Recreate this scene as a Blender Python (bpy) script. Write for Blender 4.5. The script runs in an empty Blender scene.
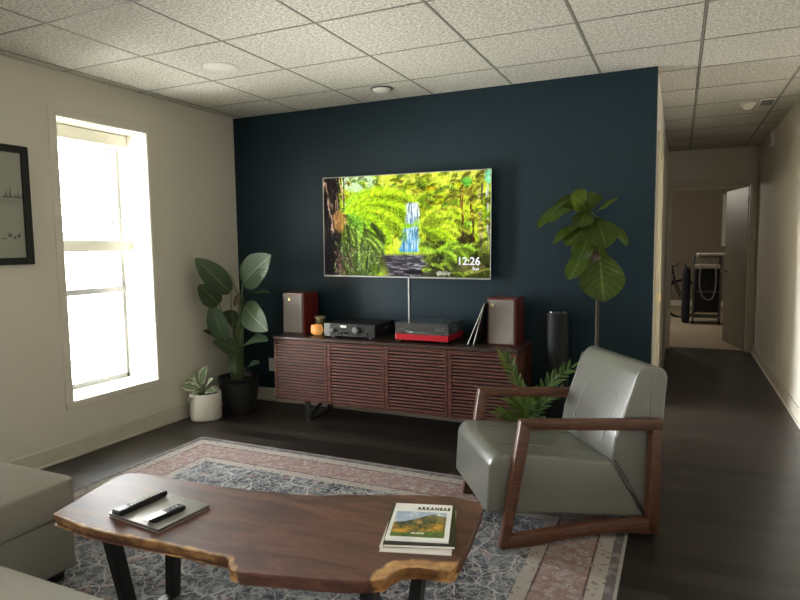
import bpy, bmesh, math, random
import numpy as np
from mathutils import Vector, Matrix
PI = math.pi
scn = bpy.context.scene
COL = scn.collection
rnd = random.Random(7)

# ------------------------------------------------------------------ camera
EXPO = 1.85
EF = 2 ** EXPO
RT = Vector((0.90910191, 0.4163616, -0.0132941))
UP = Vector((-0.02505084, 0.0864966, 0.99593714))
FW = Vector((-0.41581987, 0.90507533, -0.08906444))
EYE = Vector((0, 0, 1.385))
FPX = 607.89
cam = bpy.data.cameras.new('camera')
cam.sensor_width = 36
cam.lens = FPX * 36 / 800
cam.clip_start = 0.05
cam.clip_end = 200
camo = bpy.data.objects.new('camera', cam)
m3 = Matrix((RT, UP, -FW)).transposed()
camo.matrix_world = Matrix.Translation(EYE) @ m3.to_4x4()
COL.objects.link(camo)
scn.camera = camo

def at(px, py, Y):
    """point of the place at depth Y seen along the measured direction"""
    d = RT * ((px - 400) / FPX) + UP * (-(py - 300) / FPX) + FW
    return EYE + d * (Y / d.y)

# ------------------------------------------------------------------ node helper
class NT:
    def __init__(self, name):
        self.m = bpy.data.materials.new(name)
        self.m.use_nodes = True
        self.t = self.m.node_tree
        self.t.nodes.clear()
        self.out = self.t.nodes.new('ShaderNodeOutputMaterial')
    def n(self, typ, ins=None, **kw):
        nd = self.t.nodes.new(typ)
        for k, v in kw.items():
            setattr(nd, k, v)
        for k, v in (ins or {}).items():
            self.set(nd.inputs[k], v)
        return nd
    def set(self, sock, v):
        if isinstance(v, bpy.types.NodeSocket):
            self.t.links.new(v, sock)
        else:
            if isinstance(v, tuple) and len(v) == 3 and sock.type == 'RGBA':
                v = (*v, 1)
            sock.default_value = v
    def m2(self, op, a, b=0.0, c=None, clamp=False):
        nd = self.n('ShaderNodeMath', operation=op, use_clamp=clamp)
        self.set(nd.inputs[0], a); self.set(nd.inputs[1], b)
        if c is not None:
            self.set(nd.inputs[2], c)
        return nd.outputs[0]
    def mix(self, f, a, b, blend='MIX'):
        nd = self.n('ShaderNodeMix', data_type='RGBA', blend_type=blend)
        self.set(nd.inputs[0], f); self.set(nd.inputs[6], a); self.set(nd.inputs[7], b)
        return nd.outputs[2]
    def ramp(self, f, stops, interp='LINEAR'):
        nd = self.n('ShaderNodeValToRGB', {0: f})
        nd.color_ramp.interpolation = interp
        el = nd.color_ramp.elements
        while len(el) < len(stops):
            el.new(0.5)
        for e, (p, c) in zip(el, stops):
            e.position = p
            e.color = (*c, 1) if len(c) == 3 else c
        return nd.outputs[0]
    def sm(self, x, lo, hi):
        nd = self.n('ShaderNodeMapRange', interpolation_type='SMOOTHSTEP')
        self.set(nd.inputs[0], x); self.set(nd.inputs[1], lo); self.set(nd.inputs[2], hi)
        return nd.outputs[0]
    def coord(self, kind='Object', scale=(1, 1, 1), rot=(0, 0, 0), loc=(0, 0, 0)):
        tc = self.n('ShaderNodeTexCoord')
        mp = self.n('ShaderNodeMapping', {'Vector': tc.outputs[kind], 'Scale': scale, 'Rotation': rot, 'Location': loc})
        return mp.outputs[0]
    def noise(self, v, scale, detail=3, rough=.5, dist=0.0):
        nd = self.n('ShaderNodeTexNoise', {'Vector': v, 'Scale': scale, 'Detail': detail, 'Roughness': rough, 'Distortion': dist})
        return nd
    def voro(self, v, scale, feature='F1', rand=1.0):
        nd = self.n('ShaderNodeTexVoronoi', {'Vector': v, 'Scale': scale}, feature=feature)
        nd.inputs['Randomness'].default_value = rand
        return nd
    def bump(self, h, s=.2, d=.01):
        return self.n('ShaderNodeBump', {'Height': h, 'Strength': s, 'Distance': d}).outputs[0]
    def bsdf(self, col, rough=.5, metal=0.0, normal=None, spec=.5, **kw):
        nd = self.n('ShaderNodeBsdfPrincipled', {'Base Color': col, 'Roughness': rough, 'Metallic': metal, 'Specular IOR Level': spec})
        if normal is not None:
            self.set(nd.inputs['Normal'], normal)
        for k, v in kw.items():
            self.set(nd.inputs[k.replace('_', ' ')], v)
        return nd.outputs[0]
    def done(self, sh):
        self.t.links.new(sh, self.out.inputs['Surface'])
        return self.m

def srgb(r, g, b):
    f = lambda c: ((c / 255) / 12.92) if c / 255 <= .04045 else (((c / 255) + .055) / 1.055) ** 2.4
    return (f(r), f(g), f(b))

def simple(name, col, rough=.5, metal=0.0, var=.12, vs=12, bump=0.0, bs=80, spec=.5):
    k = NT(name)
    c = k.coord()
    nz = k.noise(c, vs, 3).outputs[0]
    a = tuple(x * (1 - var) for x in col); b = tuple(min(1, x * (1 + var)) for x in col)
    cc = k.mix(nz, a, b)
    nm = k.bump(k.noise(c, bs, 3).outputs[0], bump, .005) if bump else None
    return k.done(k.bsdf(cc, rough, metal, nm, spec))

M = {}
M['wall'] = simple('painted_wall', (.62, .585, .52), .75, var=.03, vs=2, bump=.06, bs=120)
M['blue'] = simple('blue_painted_wall', (.0062, .0200, .0300), .5, var=.05, vs=2, bump=.06, bs=120, spec=.22)
M['trim'] = simple('trim_paint', (.55, .51, .44), .45, var=.03)
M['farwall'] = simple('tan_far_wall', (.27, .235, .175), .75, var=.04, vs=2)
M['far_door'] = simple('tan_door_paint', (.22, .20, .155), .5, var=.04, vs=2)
M['hall_trim'] = simple('hall_trim_paint', (.46, .42, .32), .45, var=.03)
M['white_trim'] = simple('window_paint', (.80, .78, .70), .5, var=.03)
M['carpet'] = simple('beige_carpet', (.42, .35, .26), .95, var=.2, vs=60, bump=.4, bs=200)
M['blackmetal'] = simple('black_metal', (.008, .008, .009), .45, 0.0, var=.1)
M['black'] = simple('black_plastic', (.006, .006, .007), .42, var=.1, spec=.35)
M['blackgloss'] = simple('gloss_black', (.008, .008, .009), .15, var=.1)
M['grey'] = simple('grey_plastic', (.12, .12, .12), .45, var=.1)
M['alu'] = simple('aluminium', (.30, .30, .295), .4, .3, var=.1)
M['silver'] = simple('silver', (.62, .62, .62), .3, .8, var=.05)
M['white'] = simple('white_plastic', (.75, .74, .70), .4, var=.03)
M['paper'] = simple('paper', (.78, .77, .74), .7, var=.05)
M['soil'] = simple('soil', (.03, .02, .014), .95, var=.5, vs=60, bump=.8, bs=90)
M['potwhite'] = simple('white_ceramic', (.66, .64, .60), .45, var=.05)
M['potdark'] = simple('dark_glazed_ceramic', (.018, .019, .022), .3, var=.3)
M['redgloss'] = simple('red_gloss', (.38, .012, .022), .25, var=.08)
M['cloth'] = simple('speaker_cloth', (.225, .198, .188), .9, var=.12, vs=200, bump=.3, bs=400)
M['fabric'] = simple('sofa_fabric', (.255, .243, .215), .9, var=.10, vs=130, bump=.25, bs=420)
M['trunk'] = simple('bark', (.05, .036, .026), .85, var=.35, vs=30, bump=.5, bs=60)
M['stalk'] = simple('green_stalk', (.09, .14, .045), .5, var=.3)
M['dry'] = simple('dry_brown_leaf', (.045, .028, .016), .8, var=.3)
M['chrome'] = simple('brushed_brass', (.55, .45, .25), .35, .9, var=.05)
M['paleblue'] = simple('dark_blue_fabric', (.02, .025, .035), .8, var=.3)

def wood(name, dark, light, scale=(1, 1, 1), rough=.4, s=6.0, rings=3.0, bump=.05, spec=.5, rot=(0, 0, 0)):
    k = NT(name)
    c = k.coord(scale=scale, rot=rot)
    n1 = k.noise(c, s, 5, .6, .6).outputs[0]
    w = k.n('ShaderNodeTexWave', {'Vector': c, 'Scale': rings, 'Distortion': 6.0, 'Detail': 3.0, 'Detail Scale': 1.5}, bands_direction='Y').outputs[1]
    f = k.m2('ADD', k.m2('MULTIPLY', n1, .65), k.m2('MULTIPLY', w, .35))
    col = k.ramp(f, [(.25, dark), (.75, light)])
    return k.done(k.bsdf(col, rough, 0, k.bump(f, bump, .004), spec))
M['chairwood'] = wood('walnut_frame', (.060, .023, .013), (.15, .060, .033), (1.5, 12, 12), .38)
M['doorwood'] = wood('walnut_slats', (.046, .0145, .0100), (.110, .038, .026), (1.2, 10, 14), .55, spec=.25)
M['consoletop'] = wood('dark_walnut', (.020, .011, .009), (.045, .024, .018), (1.2, 12, 12), .35)
M['spkwood'] = wood('cherry_veneer', (.075, .009, .008), (.165, .020, .016), (10, 10, 1.2), .3)
M['paledoor'] = wood('pale_painted_door', (.40, .36, .28), (.46, .42, .33), (10, 10, 1), .5, bump=.02)

def mk_floor():
    k = NT('dark_plank_floor')
    c = k.coord()
    br = k.n('ShaderNodeTexBrick', {'Vector': c, 'Color1': (.009, .0074, .0061), 'Color2': (.036, .029, .023), 'Mortar': (.008, .007, .006),
             'Scale': 1.0, 'Mortar Size': .0025, 'Bias': -.1, 'Brick Width': 1.25, 'Row Height': .125}, offset=.37)
    g = k.noise(k.coord(scale=(2.2, 34, 1)), 3, 5, .65, .4).outputs[0]
    g2 = k.noise(k.coord(scale=(8, 140, 1)), 2, 2).outputs[0]
    f = k.m2('ADD', k.m2('MULTIPLY', g, .7), k.m2('MULTIPLY', g2, .3))
    col = k.mix(.75, br.outputs[0], k.ramp(f, [(.3, (.35, .35, .35)), (.72, (1.5, 1.45, 1.4))]), 'MULTIPLY')
    h = k.m2('ADD', k.m2('MULTIPLY', br.outputs[1], -1.0), k.m2('MULTIPLY', f, .25))
    rg = k.m2('ADD', .27, k.m2('MULTIPLY', f, .18))
    return k.done(k.bsdf(col, rg, 0, k.bump(h, .5, .003), .42))
M['floor'] = mk_floor()

def mk_ceiling():
    k = NT('acoustic_tile')
    c = k.coord()
    a = k.noise(c, 58, 4, .75).outputs[0]
    b = k.noise(c, 120, 3, .6).outputs[0]
    fl = k.m2('ADD', k.m2('MULTIPLY', k.sm(a, .40, .60), .6), k.m2('MULTIPLY', k.sm(b, .40, .56), .4), clamp=True)
    sx = k.n('ShaderNodeSeparateXYZ', {0: c})
    def line(s, o):
        p = k.m2('PINGPONG', k.m2('ADD', s, o), .305)       # 0 at the tee
        return k.sm(p, .006, .0105)
    ln = k.m2('MULTIPLY', line(sx.outputs[0], -.09 + 6.1), line(sx.outputs[1], -.34 + 6.1))
    col = k.mix(fl, (.32, .31, .285), (.74, .72, .665))
    col = k.mix(ln, (.04, .037, .032), col)
    return k.done(k.bsdf(col, .9, 0, k.bump(fl, .4, .005), .2))
M['ceiling'] = mk_ceiling()
M['tee'] = simple('ceiling_tee', (.24, .23, .205), .5, var=.03)

def mk_rug():
    k = NT('persian_rug_pile')
    c = k.coord()
    wob = k.noise(c, 8, 3).outputs[1]
    cw = k.n('ShaderNodeVectorMath', {0: c, 1: k.n('ShaderNodeVectorMath', {0: wob, 1: (.11, .11, .11)}, operation='MULTIPLY').outputs[0]}, operation='ADD').outputs[0]
    sx = k.n('ShaderNodeSeparateXYZ', {0: c})
    ax = k.m2('ABSOLUTE', sx.outputs[0]); ay = k.m2('ABSOLUTE', sx.outputs[1])
    d = k.m2('MINIMUM', k.m2('SUBTRACT', 1.478, ax), k.m2('SUBTRACT', 2.0, ay))
    navy = (.030, .037, .054); cream = (.50, .48, .45); rose = (.25, .155, .145); grey = (.135, .15, .175); pink = (.36, .19, .18)
    e1 = k.voro(cw, 6.2, 'DISTANCE_TO_EDGE').outputs[0]
    e2 = k.voro(cw, 17, 'DISTANCE_TO_EDGE').outputs[0]
    f1 = k.voro(cw, 12.0).outputs[0]
    f2 = k.voro(cw, 34).outputs[0]
    f3 = k.voro(c, 70).outputs[0]
    cellc = k.n('ShaderNodeSeparateXYZ', {0: k.voro(cw, 12.0).outputs[1]})
    fade = k.noise(c, 3.5, 5, .65).outputs[0]
    field = k.mix(k.sm(fade, .40, .60), (.028, .032, .044), (.11, .12, .145))
    field = k.mix(k.m2('MULTIPLY', k.sm(f2, .34, .18), .85), field, (.24, .25, .27))
    field = k.mix(k.m2('MULTIPLY', k.sm(f3, .30, .18), .5), field, (.42, .405, .385))
    field = k.mix(k.m2('MULTIPLY', k.sm(e2, .05, .02), .65), field, (.42, .405, .39))
    ring = k.m2('MULTIPLY', k.sm(f1, .34, .28), k.sm(cellc.outputs[0], .25, .3))
    flower = k.mix(k.sm(cellc.outputs[1], .66, .72), (.34, .33, .31), (.33, .20, .19))
    field = k.mix(k.m2('MULTIPLY', ring, .7), field, flower)
    field = k.mix(k.m2('MULTIPLY', k.sm(f1, .15, .10), .8), field, (.05, .05, .065))
    vine = k.sm(e1, .030, .014)
    field = k.mix(k.m2('MULTIPLY', k.m2('MULTIPLY', vine, k.sm(fade, .36, .5)), .75), field, cream)
    # border
    bcell = k.voro(cw, 24).outputs[0]
    bord = k.mix(k.sm(bcell, .42, .28), rose, (.36, .31, .275))
    bord = k.mix(k.sm(bcell, .17, .12), bord, (.12, .06, .062))
    bord = k.mix(k.m2('MULTIPLY', k.sm(e2, .05, .02), .6), bord, (.35, .27, .25))
    guard = k.mix(k.sm(f2, .32, .2), (.36, .32, .28), (.14, .115, .11))
    def band(lo, hi):
        return k.m2('MULTIPLY', k.m2('GREATER_THAN', d, lo), k.m2('LESS_THAN', d, hi))
    col = field
    col = k.mix(band(-1, .385), col, guard)
    col = k.mix(band(-1, .325), col, (.10, .055, .055))
    col = k.mix(band(-1, .315), col, bord)
    col = k.mix(band(-1, .125), col, (.10, .055, .055))
    col = k.mix(band(-1, .115), col, guard)
    col = k.mix(band(-1, .050), col, (.11, .095, .098))
    col = k.mix(band(-1, .012), col, (.30, .28, .26))
    worn = k.noise(c, 22, 5, .7).outputs[0]
    col = k.mix(k.m2('MULTIPLY', k.sm(worn, .45, .66), .55), col, (.34, .33, .325))
    w2 = k.noise(c, 240, 2).outputs[0]
    col = k.mix(k.m2('MULTIPLY', w2, .35), col, (.02, .02, .02))
    return k.done(k.bsdf(col, .92, 0, k.bump(w2, .4, .004), .2))
M['rug'] = mk_rug()

def mk_leather():
    k = NT('grey_leather')
    c = k.coord()
    big = k.noise(c, 5, 3, .5).outputs[0]
    mid = k.noise(c, 14, 2, .4, .3).outputs[0]
    col = k.mix(big, (.134, .134, .116), (.139, .139, .120))
    h = k.m2('ADD', k.m2('MULTIPLY', big, .6), k.m2('MULTIPLY', mid, .12))
    rg = k.m2('ADD', .27, k.m2('MULTIPLY', mid, .03))
    return k.done(k.bsdf(col, rg, 0, k.bump(h, .12, .008), .7))
M['leather'] = mk_leather()
M['seam'] = simple('leather_seam', (.19, .19, .165), .4, var=.05)
M['creviceleather'] = simple('dark_crease_leather', (.03, .03, .027), .5, var=.1)

def mk_table():
    k = NT('walnut_slab')
    c = k.coord(scale=(1.0, 5.0, 5.0))
    n = k.noise(c, 2.2, 6, .62, 1.4).outputs[0]
    fine = k.noise(k.coord(scale=(3, 46, 46)), 3, 4, .6).outputs[0]
    f = k.m2('ADD', k.m2('MULTIPLY', n, .75), k.m2('MULTIPLY', fine, .25))
    col = k.ramp(f, [(.28, (.022, .008, .006)), (.44, (.068, .025, .017)), (.58, (.125, .050, .032)), (.74, (.21, .095, .057))])
    at_ = k.n('ShaderNodeAttribute', attribute_name='sapwood').outputs[2]
    nn = k.noise(k.coord(), 14, 4, .6).outputs[0]
    e = k.sm(k.m2('ADD', at_, k.m2('MULTIPLY', k.m2('SUBTRACT', nn, .5), .8)), .40, .66)
    sap = k.ramp(nn, [(.3, (.12, .052, .022)), (.48, (.27, .135, .05)), (.62, (.42, .24, .09)), (.75, (.52, .34, .15))])
    col = k.mix(e, col, sap)
    return k.done(k.bsdf(col, k.m2('ADD', .43, k.m2('MULTIPLY', fine, .20)), 0, k.bump(f, .14, .004), .65))
M['slab'] = mk_table()

def mk_leaf(name, dark, light, vein, rough=.35, edge=None, trans=.25, stripes=14):
    k = NT(name)
    uv = k.n('ShaderNodeTexCoord').outputs['UV']
    sx = k.n('ShaderNodeSeparateXYZ', {0: uv})
    u = k.m2('ABSOLUTE', k.m2('SUBTRACT', sx.outputs[0], .5))
    v = sx.outputs[1]
    nz = k.noise(k.coord(), 9, 3).outputs[0]
    col = k.mix(nz, dark, light)
    st = k.m2('SINE', k.m2('MULTIPLY', k.m2('SUBTRACT', v, k.m2('MULTIPLY', u, .55)), stripes * 2 * PI))
    col = k.mix(k.m2('MULTIPLY', k.sm(st, .78, 1.0), .35), col, vein)
    if edge:
        n2 = k.noise(k.coord(), 40, 3).outputs[0]
        col = k.mix(k.sm(k.m2('ADD', u, k.m2('MULTIPLY', k.m2('SUBTRACT', n2, .5), .5)), .24, .34), col, edge)
    col = k.mix(k.sm(u, .035, .018), col, vein)
    nm = k.bump(k.m2('ADD', st, k.m2('MULTIPLY', nz, 2)), .25, .004)
    sh = k.bsdf(col, rough, 0, nm, .25)
    tr = k.n('ShaderNodeBsdfTranslucent', {'Color': k.mix(.5, col, (.25, .35, .02))}).outputs[0]
    return k.done(k.n('ShaderNodeMixShader', {0: trans, 1: sh, 2: tr}).outputs[0])
M['palmleaf'] = mk_leaf('paradise_leaf', (.017, .036, .017), (.032, .058, .027), (.10, .135, .07), .42, stripes=20, trans=.12)
M['figleaf'] = mk_leaf('fig_leaf', (.020, .038, .006), (.046, .075, .010), (.11, .15, .04), .33, stripes=8, trans=.3)
M['zzleaf'] = mk_leaf('zz_leaf', (.022, .050, .010), (.055, .105, .018), (.16, .24, .07), .3, stripes=5, trans=.2)
M['rubberleaf'] = mk_leaf('variegated_leaf', (.07, .13, .05), (.14, .20, .09), (.40, .44, .30), .4, edge=(.50, .53, .42), stripes=6, trans=.2)

def emis(name, col, s):
    k = NT(name)
    nz = k.noise(k.coord(), 30, 2).outputs[0]
    return k.done(k.n('ShaderNodeEmission', {'Color': k.mix(nz, col, tuple(x * .9 for x in col)), 'Strength': s}).outputs[0])

def mk_vcol(name, emit=None, rough=.4):
    k = NT(name)
    a = k.n('ShaderNodeAttribute', attribute_name='picture').outputs[0]
    if emit:
        e = k.n('ShaderNodeEmission', {'Color': a, 'Strength': emit}).outputs[0]
        g = k.n('ShaderNodeBsdfGlossy', {'Color': (1, 1, 1), 'Roughness': .3}).outputs[0]
        return k.done(k.n('ShaderNodeMixShader', {0: .004, 1: e, 2: g}).outputs[0])
    return k.done(k.bsdf(a, rough))

def mk_glass(name, tint=(.97, .98, .97), haze=0.0, rough=.0):
    k = NT(name)
    fr = k.n('ShaderNodeFresnel', {'IOR': 1.45}).outputs[0]
    t = k.n('ShaderNodeBsdfTransparent', {'Color': tint}).outputs[0]
    g = k.n('ShaderNodeBsdfGlossy', {'Color': (1, 1, 1), 'Roughness': rough}).outputs[0]
    if haze:
        t = k.n('ShaderNodeMixShader', {0: haze, 1: t, 2: k.n('ShaderNodeBsdfDiffuse', {'Color': (.5, .5, .5)}).outputs[0]}).outputs[0]
    return k.done(k.n('ShaderNodeMixShader', {0: k.m2('MULTIPLY', fr, .8), 1: t, 2: g}).outputs[0])
M['glass'] = mk_glass('window_glass')
M['acrylic'] = mk_glass('smoked_acrylic', (.72, .74, .73), rough=.10, haze=.10)
M['amber'] = mk_glass('olive_glass', (.35, .27, .05), rough=.05)

# ------------------------------------------------------------------ object helpers
def tag(o, label=None, cat=None, group=None, kind=None):
    if label: o['label'] = label
    if cat: o['category'] = cat
    if group: o['group'] = group
    if kind: o['kind'] = kind
    return o
def thing(name, label, cat, loc=(0, 0, 0), rotz=0.0, group=None):
    o = bpy.data.objects.new(name, None)
    o.empty_display_size = .1
    COL.objects.link(o)
    o.location = loc
    o.rotation_euler = (0, 0, rotz)
    o.matrix_basis = Matrix.Translation(Vector(loc)) @ Matrix.Rotation(rotz, 4, 'Z')
    return tag(o, label, cat, group)
def root_mat(o):
    m = Matrix.Identity(4)
    while o is not None:
        m = o.matrix_basis @ m
        o = o.parent
    return m
def obj(name, bm, mat, parent=None, smooth=False, world=False, angle=40):
    if world and parent is not None:
        bm.transform(root_mat(parent).inverted())
    bmesh.ops.recalc_face_normals(bm, faces=bm.faces)
    if smooth:
        for f in bm.faces: f.smooth = True
        for e in bm.edges:
            if len(e.link_faces) == 2 and e.calc_face_angle(0) > math.radians(angle):
                e.smooth = False
    me = bpy.data.meshes.new(name)
    bm.to_mesh(me); bm.free()
    for mm in (mat if isinstance(mat, (list, tuple)) else [mat]):
        me.materials.append(mm)
    o = bpy.data.objects.new(name, me)
    COL.objects.link(o)
    if parent is not None: o.parent = parent
    return o
def single(name, bm, mat, label, cat, group=None, smooth=False):
    return tag(obj(name, bm, mat, None, smooth), label, cat, group)
def struct(name, bm, mat, parent=None, smooth=False):
    o = obj(name, bm, mat, parent, smooth)
    if parent is None: o['kind'] = 'structure'
    return o
def sroot(name, loc=(0, 0, 0)):
    o = bpy.data.objects.new(name, None); COL.objects.link(o); o.location = loc
    o.matrix_basis = Matrix.Translation(Vector(loc)); o['kind'] = 'structure'
    return o

def B(): return bmesh.new()
def merge(bm, src, mat4=None):
    if mat4 is not None: src.transform(mat4)
    me = bpy.data.meshes.new('tmp'); src.to_mesh(me); src.free(); bm.from_mesh(me); bpy.data.meshes.remove(me)
def box(bm, lo, hi, bev=0.0, seg=2, rot=None, mi=0):
    b = bmesh.new()
    bmesh.ops.create_cube(b, size=1)
    s = [max(1e-5, h - l) for l, h in zip(lo, hi)]; c = Vector([(l + h) / 2 for l, h in zip(lo, hi)])
    for v in b.verts: v.co = Vector((v.co.x * s[0], v.co.y * s[1], v.co.z * s[2]))
    if bev: bmesh.ops.bevel(b, geom=list(b.edges), offset=min(bev, min(s) * .49), segments=seg, profile=.5, affect='EDGES')
    for f in b.faces: f.material_index = mi
    m = Matrix.Translation(c)
    if rot is not None: m = m @ rot
    merge(bm, b, m)
    return bm
def bar(bm, a, b_, w, h, up=Vector((0, 0, 1)), bev=.003, seg=2):
    a = Vector(a); b_ = Vector(b_); d = b_ - a; L = d.length; d.normalize()
    s = d.cross(up)
    if s.length < 1e-4: s = d.cross(Vector((0, 1, 0)))
    s.normalize(); u = s.cross(d)
    b = bmesh.new(); bmesh.ops.create_cube(b, size=1)
    for v in b.verts: v.co = Vector((v.co.x * L, v.co.y * w, v.co.z * h))
    if bev: bmesh.ops.bevel(b, geom=list(b.edges), offset=min(bev, w * .45, h * .45), segments=seg, profile=.5, affect='EDGES')
    m = Matrix((d, s, u)).transposed().to_4x4(); m.translation = (a + b_) / 2
    merge(bm, b, m)
    return bm
def prism(bm, pts, axis, lo, hi, bev=0.0, seg=2):
    """extrude a 2D outline; axis 'x','y','z' is the extrusion axis"""
    def P(p, t):
        return {'x': (t, p[0], p[1]), 'y': (p[0], t, p[1]), 'z': (p[0], p[1], t)}[axis]
    b = bmesh.new()
    A = [b.verts.new(P(p, lo)) for p in pts]; C = [b.verts.new(P(p, hi)) for p in pts]
    b.faces.new(A); b.faces.new(C[::-1])
    for i in range(len(pts)):
        j = (i + 1) % len(pts)
        b.faces.new((A[j], A[i], C[i], C[j]))
    bmesh.ops.recalc_face_normals(b, faces=b.faces)
    if bev: bmesh.ops.bevel(b, geom=list(b.edges), offset=bev, segments=seg, profile=.5, affect='EDGES')
    merge(bm, b)
    return bm
def lathe(bm, prof, c=(0, 0, 0), n=32, cap=True):
    rings = []
    for r, z in prof:
        rings.append([bm.verts.new((c[0] + r * math.cos(2 * PI * i / n), c[1] + r * math.sin(2 * PI * i / n), c[2] + z)) for i in range(n)])
    for a, b in zip(rings, rings[1:]):
        for i in range(n):
            j = (i + 1) % n
            bm.faces.new((a[i], a[j], b[j], b[i]))
    if cap:
        bm.faces.new(rings[0][::-1]); bm.faces.new(rings[-1])
    return bm
def tube(bm, pts, r, n=8, closed=False):
    pts = [Vector(p) for p in pts]; rings = []
    N = len(pts)
    rr = r if isinstance(r, (list, tuple)) else [r] * N
    prev = None
    for i, p in enumerate(pts):
        if closed: t = pts[(i + 1) % N] - pts[i - 1]
        else: t = pts[min(i + 1, N - 1)] - pts[max(i - 1, 0)]
        t.normalize()
        if prev is None:
            s = t.orthogonal().normalized()
        else:
            s = (prev - t * prev.dot(t)).normalized()
        prev = s; q = t.cross(s)
        rings.append([bm.verts.new(p + (s * math.cos(2 * PI * k / n) + q * math.sin(2 * PI * k / n)) * rr[i]) for k in range(n)])
    for i in range(N if closed else N - 1):
        a = rings[i]; b = rings[(i + 1) % N]
        for k in range(n):
            j = (k + 1) % n
            bm.faces.new((a[k], a[j], b[j], b[k]))
    if not closed:
        bm.faces.new(rings[0][::-1]); bm.faces.new(rings[-1])
    return bm
def bez(a, c, b, n=10):
    a, c, b = Vector(a), Vector(c), Vector(b)
    return [a * (1 - t) ** 2 + c * 2 * t * (1 - t) + b * t * t for t in [i / n for i in range(n + 1)]]
def cushion(bm, lo, hi, r=.06, puff=.02, n=10):
    b = bmesh.new(); bmesh.ops.create_cube(b, size=1)
    bmesh.ops.subdivide_edges(b, edges=list(b.edges), cuts=n, use_grid_fill=True)
    s = Vector([h - l for l, h in zip(lo, hi)]); c = Vector([(l + h) / 2 for l, h in zip(lo, hi)])
    for v in b.verts:
        u = v.co * 2
        # bias samples to edges
        q = Vector([math.copysign(abs(x) ** .6, x) for x in u])
        p = Vector((q.x * s.x / 2, q.y * s.y / 2, q.z * s.z / 2))
        inner = Vector([max(-(s[k] / 2 - r), min(s[k] / 2 - r, p[k])) for k in range(3)])
        d = p - inner
        if d.length > 1e-6: p = inner + d.normalized() * min(r, max(d.length, r))
        p.z += math.copysign(1, p.z) * puff * max(0, 1 - q.x ** 4) * max(0, 1 - q.y ** 4) * (abs(q.z) > .5)
        v.co = p
    merge(bm, b, Matrix.Translation(c))
    return bm
def wprof(t, shape):
    if shape == 'fiddle':
        return (math.sin(PI * min(1, t ** 1.35 * .97 + .03)) ** .75) * (.62 + .38 * t) * 1.12
    if shape == 'palm':
        return math.sin(PI * min(1, (t * .96 + .04)) ** .85) ** .72
    return math.sin(PI * (t * .96 + .03)) ** .9
def leaf(bm, base, tip, width, up, bend=.1, fold=.15, shape='palm', nu=8, nv=14, wave=.0, curl=0.0):
    base = Vector(base); tip = Vector(tip); up = Vector(up)
    d = tip - base; L = d.length
    up = (up - d.normalized() * up.dot(d.normalized())).normalized()
    spine = bez(base, (base + tip) / 2 + up * bend * L, tip, nv)
    uvl = bm.loops.layers.uv.verify()
    grid = []
    ph = rnd.random() * 6
    for j, p in enumerate(spine):
        t = j / nv
        tg = (spine[min(j + 1, nv)] - spine[max(j - 1, 0)]).normalized()
        side = tg.cross(up).normalized(); nrm = side.cross(tg)
        w = width * .5 * max(.02, wprof(t, shape))
        row = []
        for i in range(nu + 1):
            u = i / nu * 2 - 1
            q = p + side * u * w + nrm * (fold * abs(u) * w - curl * u * u * w) + nrm * wave * w * math.sin(t * 11 + ph + (2 if u > 0 else 0)) * u * u
            row.append(bm.verts.new(q))
        grid.append(row)
    for j in range(nv):
        for i in range(nu):
            f = bm.faces.new((grid[j][i], grid[j][i + 1], grid[j + 1][i + 1], grid[j + 1][i]))
            f.smooth = True
            for lp, (a, b) in zip(f.loops, ((i, j), (i + 1, j), (i + 1, j + 1), (i, j + 1))):
                lp[uvl].uv = (a / nu, b / nv)
    return bm
def leafobj(name, bm, mat, parent):
    """leaves keep their winding and smooth shading"""
    bm.transform(root_mat(parent).inverted())
    me = bpy.data.meshes.new(name); bm.to_mesh(me); bm.free(); me.materials.append(mat)
    o = bpy.data.objects.new(name, me); COL.objects.link(o); o.parent = parent
    return o
def copy_tree(o, parent=None):
    c = o.copy(); COL.objects.link(c)
    if parent is not None: c.parent = parent
    for ch in list(o.children): copy_tree(ch, c)
    return c
def text(name, body, size, mat, parent, mw, ext=.0008, align='LEFT', bold=0.0, sp=1.0):
    cu = bpy.data.curves.new(name, 'FONT'); cu.body = body; cu.size = size; cu.extrude = ext; cu.align_x = align; cu.offset = bold; cu.space_character = sp
    o = bpy.data.objects.new('tmp_text', cu); COL.objects.link(o)
    dg = bpy.context.evaluated_depsgraph_get(); dg.update()
    me = bpy.data.meshes.new_from_object(o.evaluated_get(dg))
    bpy.data.objects.remove(o)
    me.name = name; me.materials.clear(); me.materials.append(mat)
    me.transform(mw)
    t = bpy.data.objects.new(name, me); COL.objects.link(t); t.parent = parent
    return t

# ------------------------------------------------------------------ room shell
XL, YB, H = -3.664, 4.445, 2.535
XE, XR, YE = -.158, .862, 8.62      # end of the blue wall, hall right wall, hall end wall
YF = -3.2
struct('floor', box(B(), (XL - .4, YF - .3, -.12), (XR + .3, YE + .12, 0)), M['floor'])
struct('ceiling', box(B(), (XL - .4, YF - .3, H), (XR + .3, YE + .12, H + .1)), M['ceiling'])
g = B()
k = -6
while .09 + .61 * k < XR:
    x = .09 + .61 * k
    if x > XL:
        if x < XE: box(g, (x - .005, YF, H - .002), (x + .005, YB, H + .01))
        else: box(g, (x - .005, YF, H - .002), (x + .005, YE, H + .01))
    k += 1
y = .34 - .61 * 5
while y < YE:
    if y > YF:
        if y < YB: box(g, (XL, y - .005, H - .0015), (XR, y + .005, H + .01))
        else: box(g, (XE, y - .005, H - .0015), (XR, y + .005, H + .01))
    y += .61
struct('trim_1', g, M['tee'])

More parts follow.
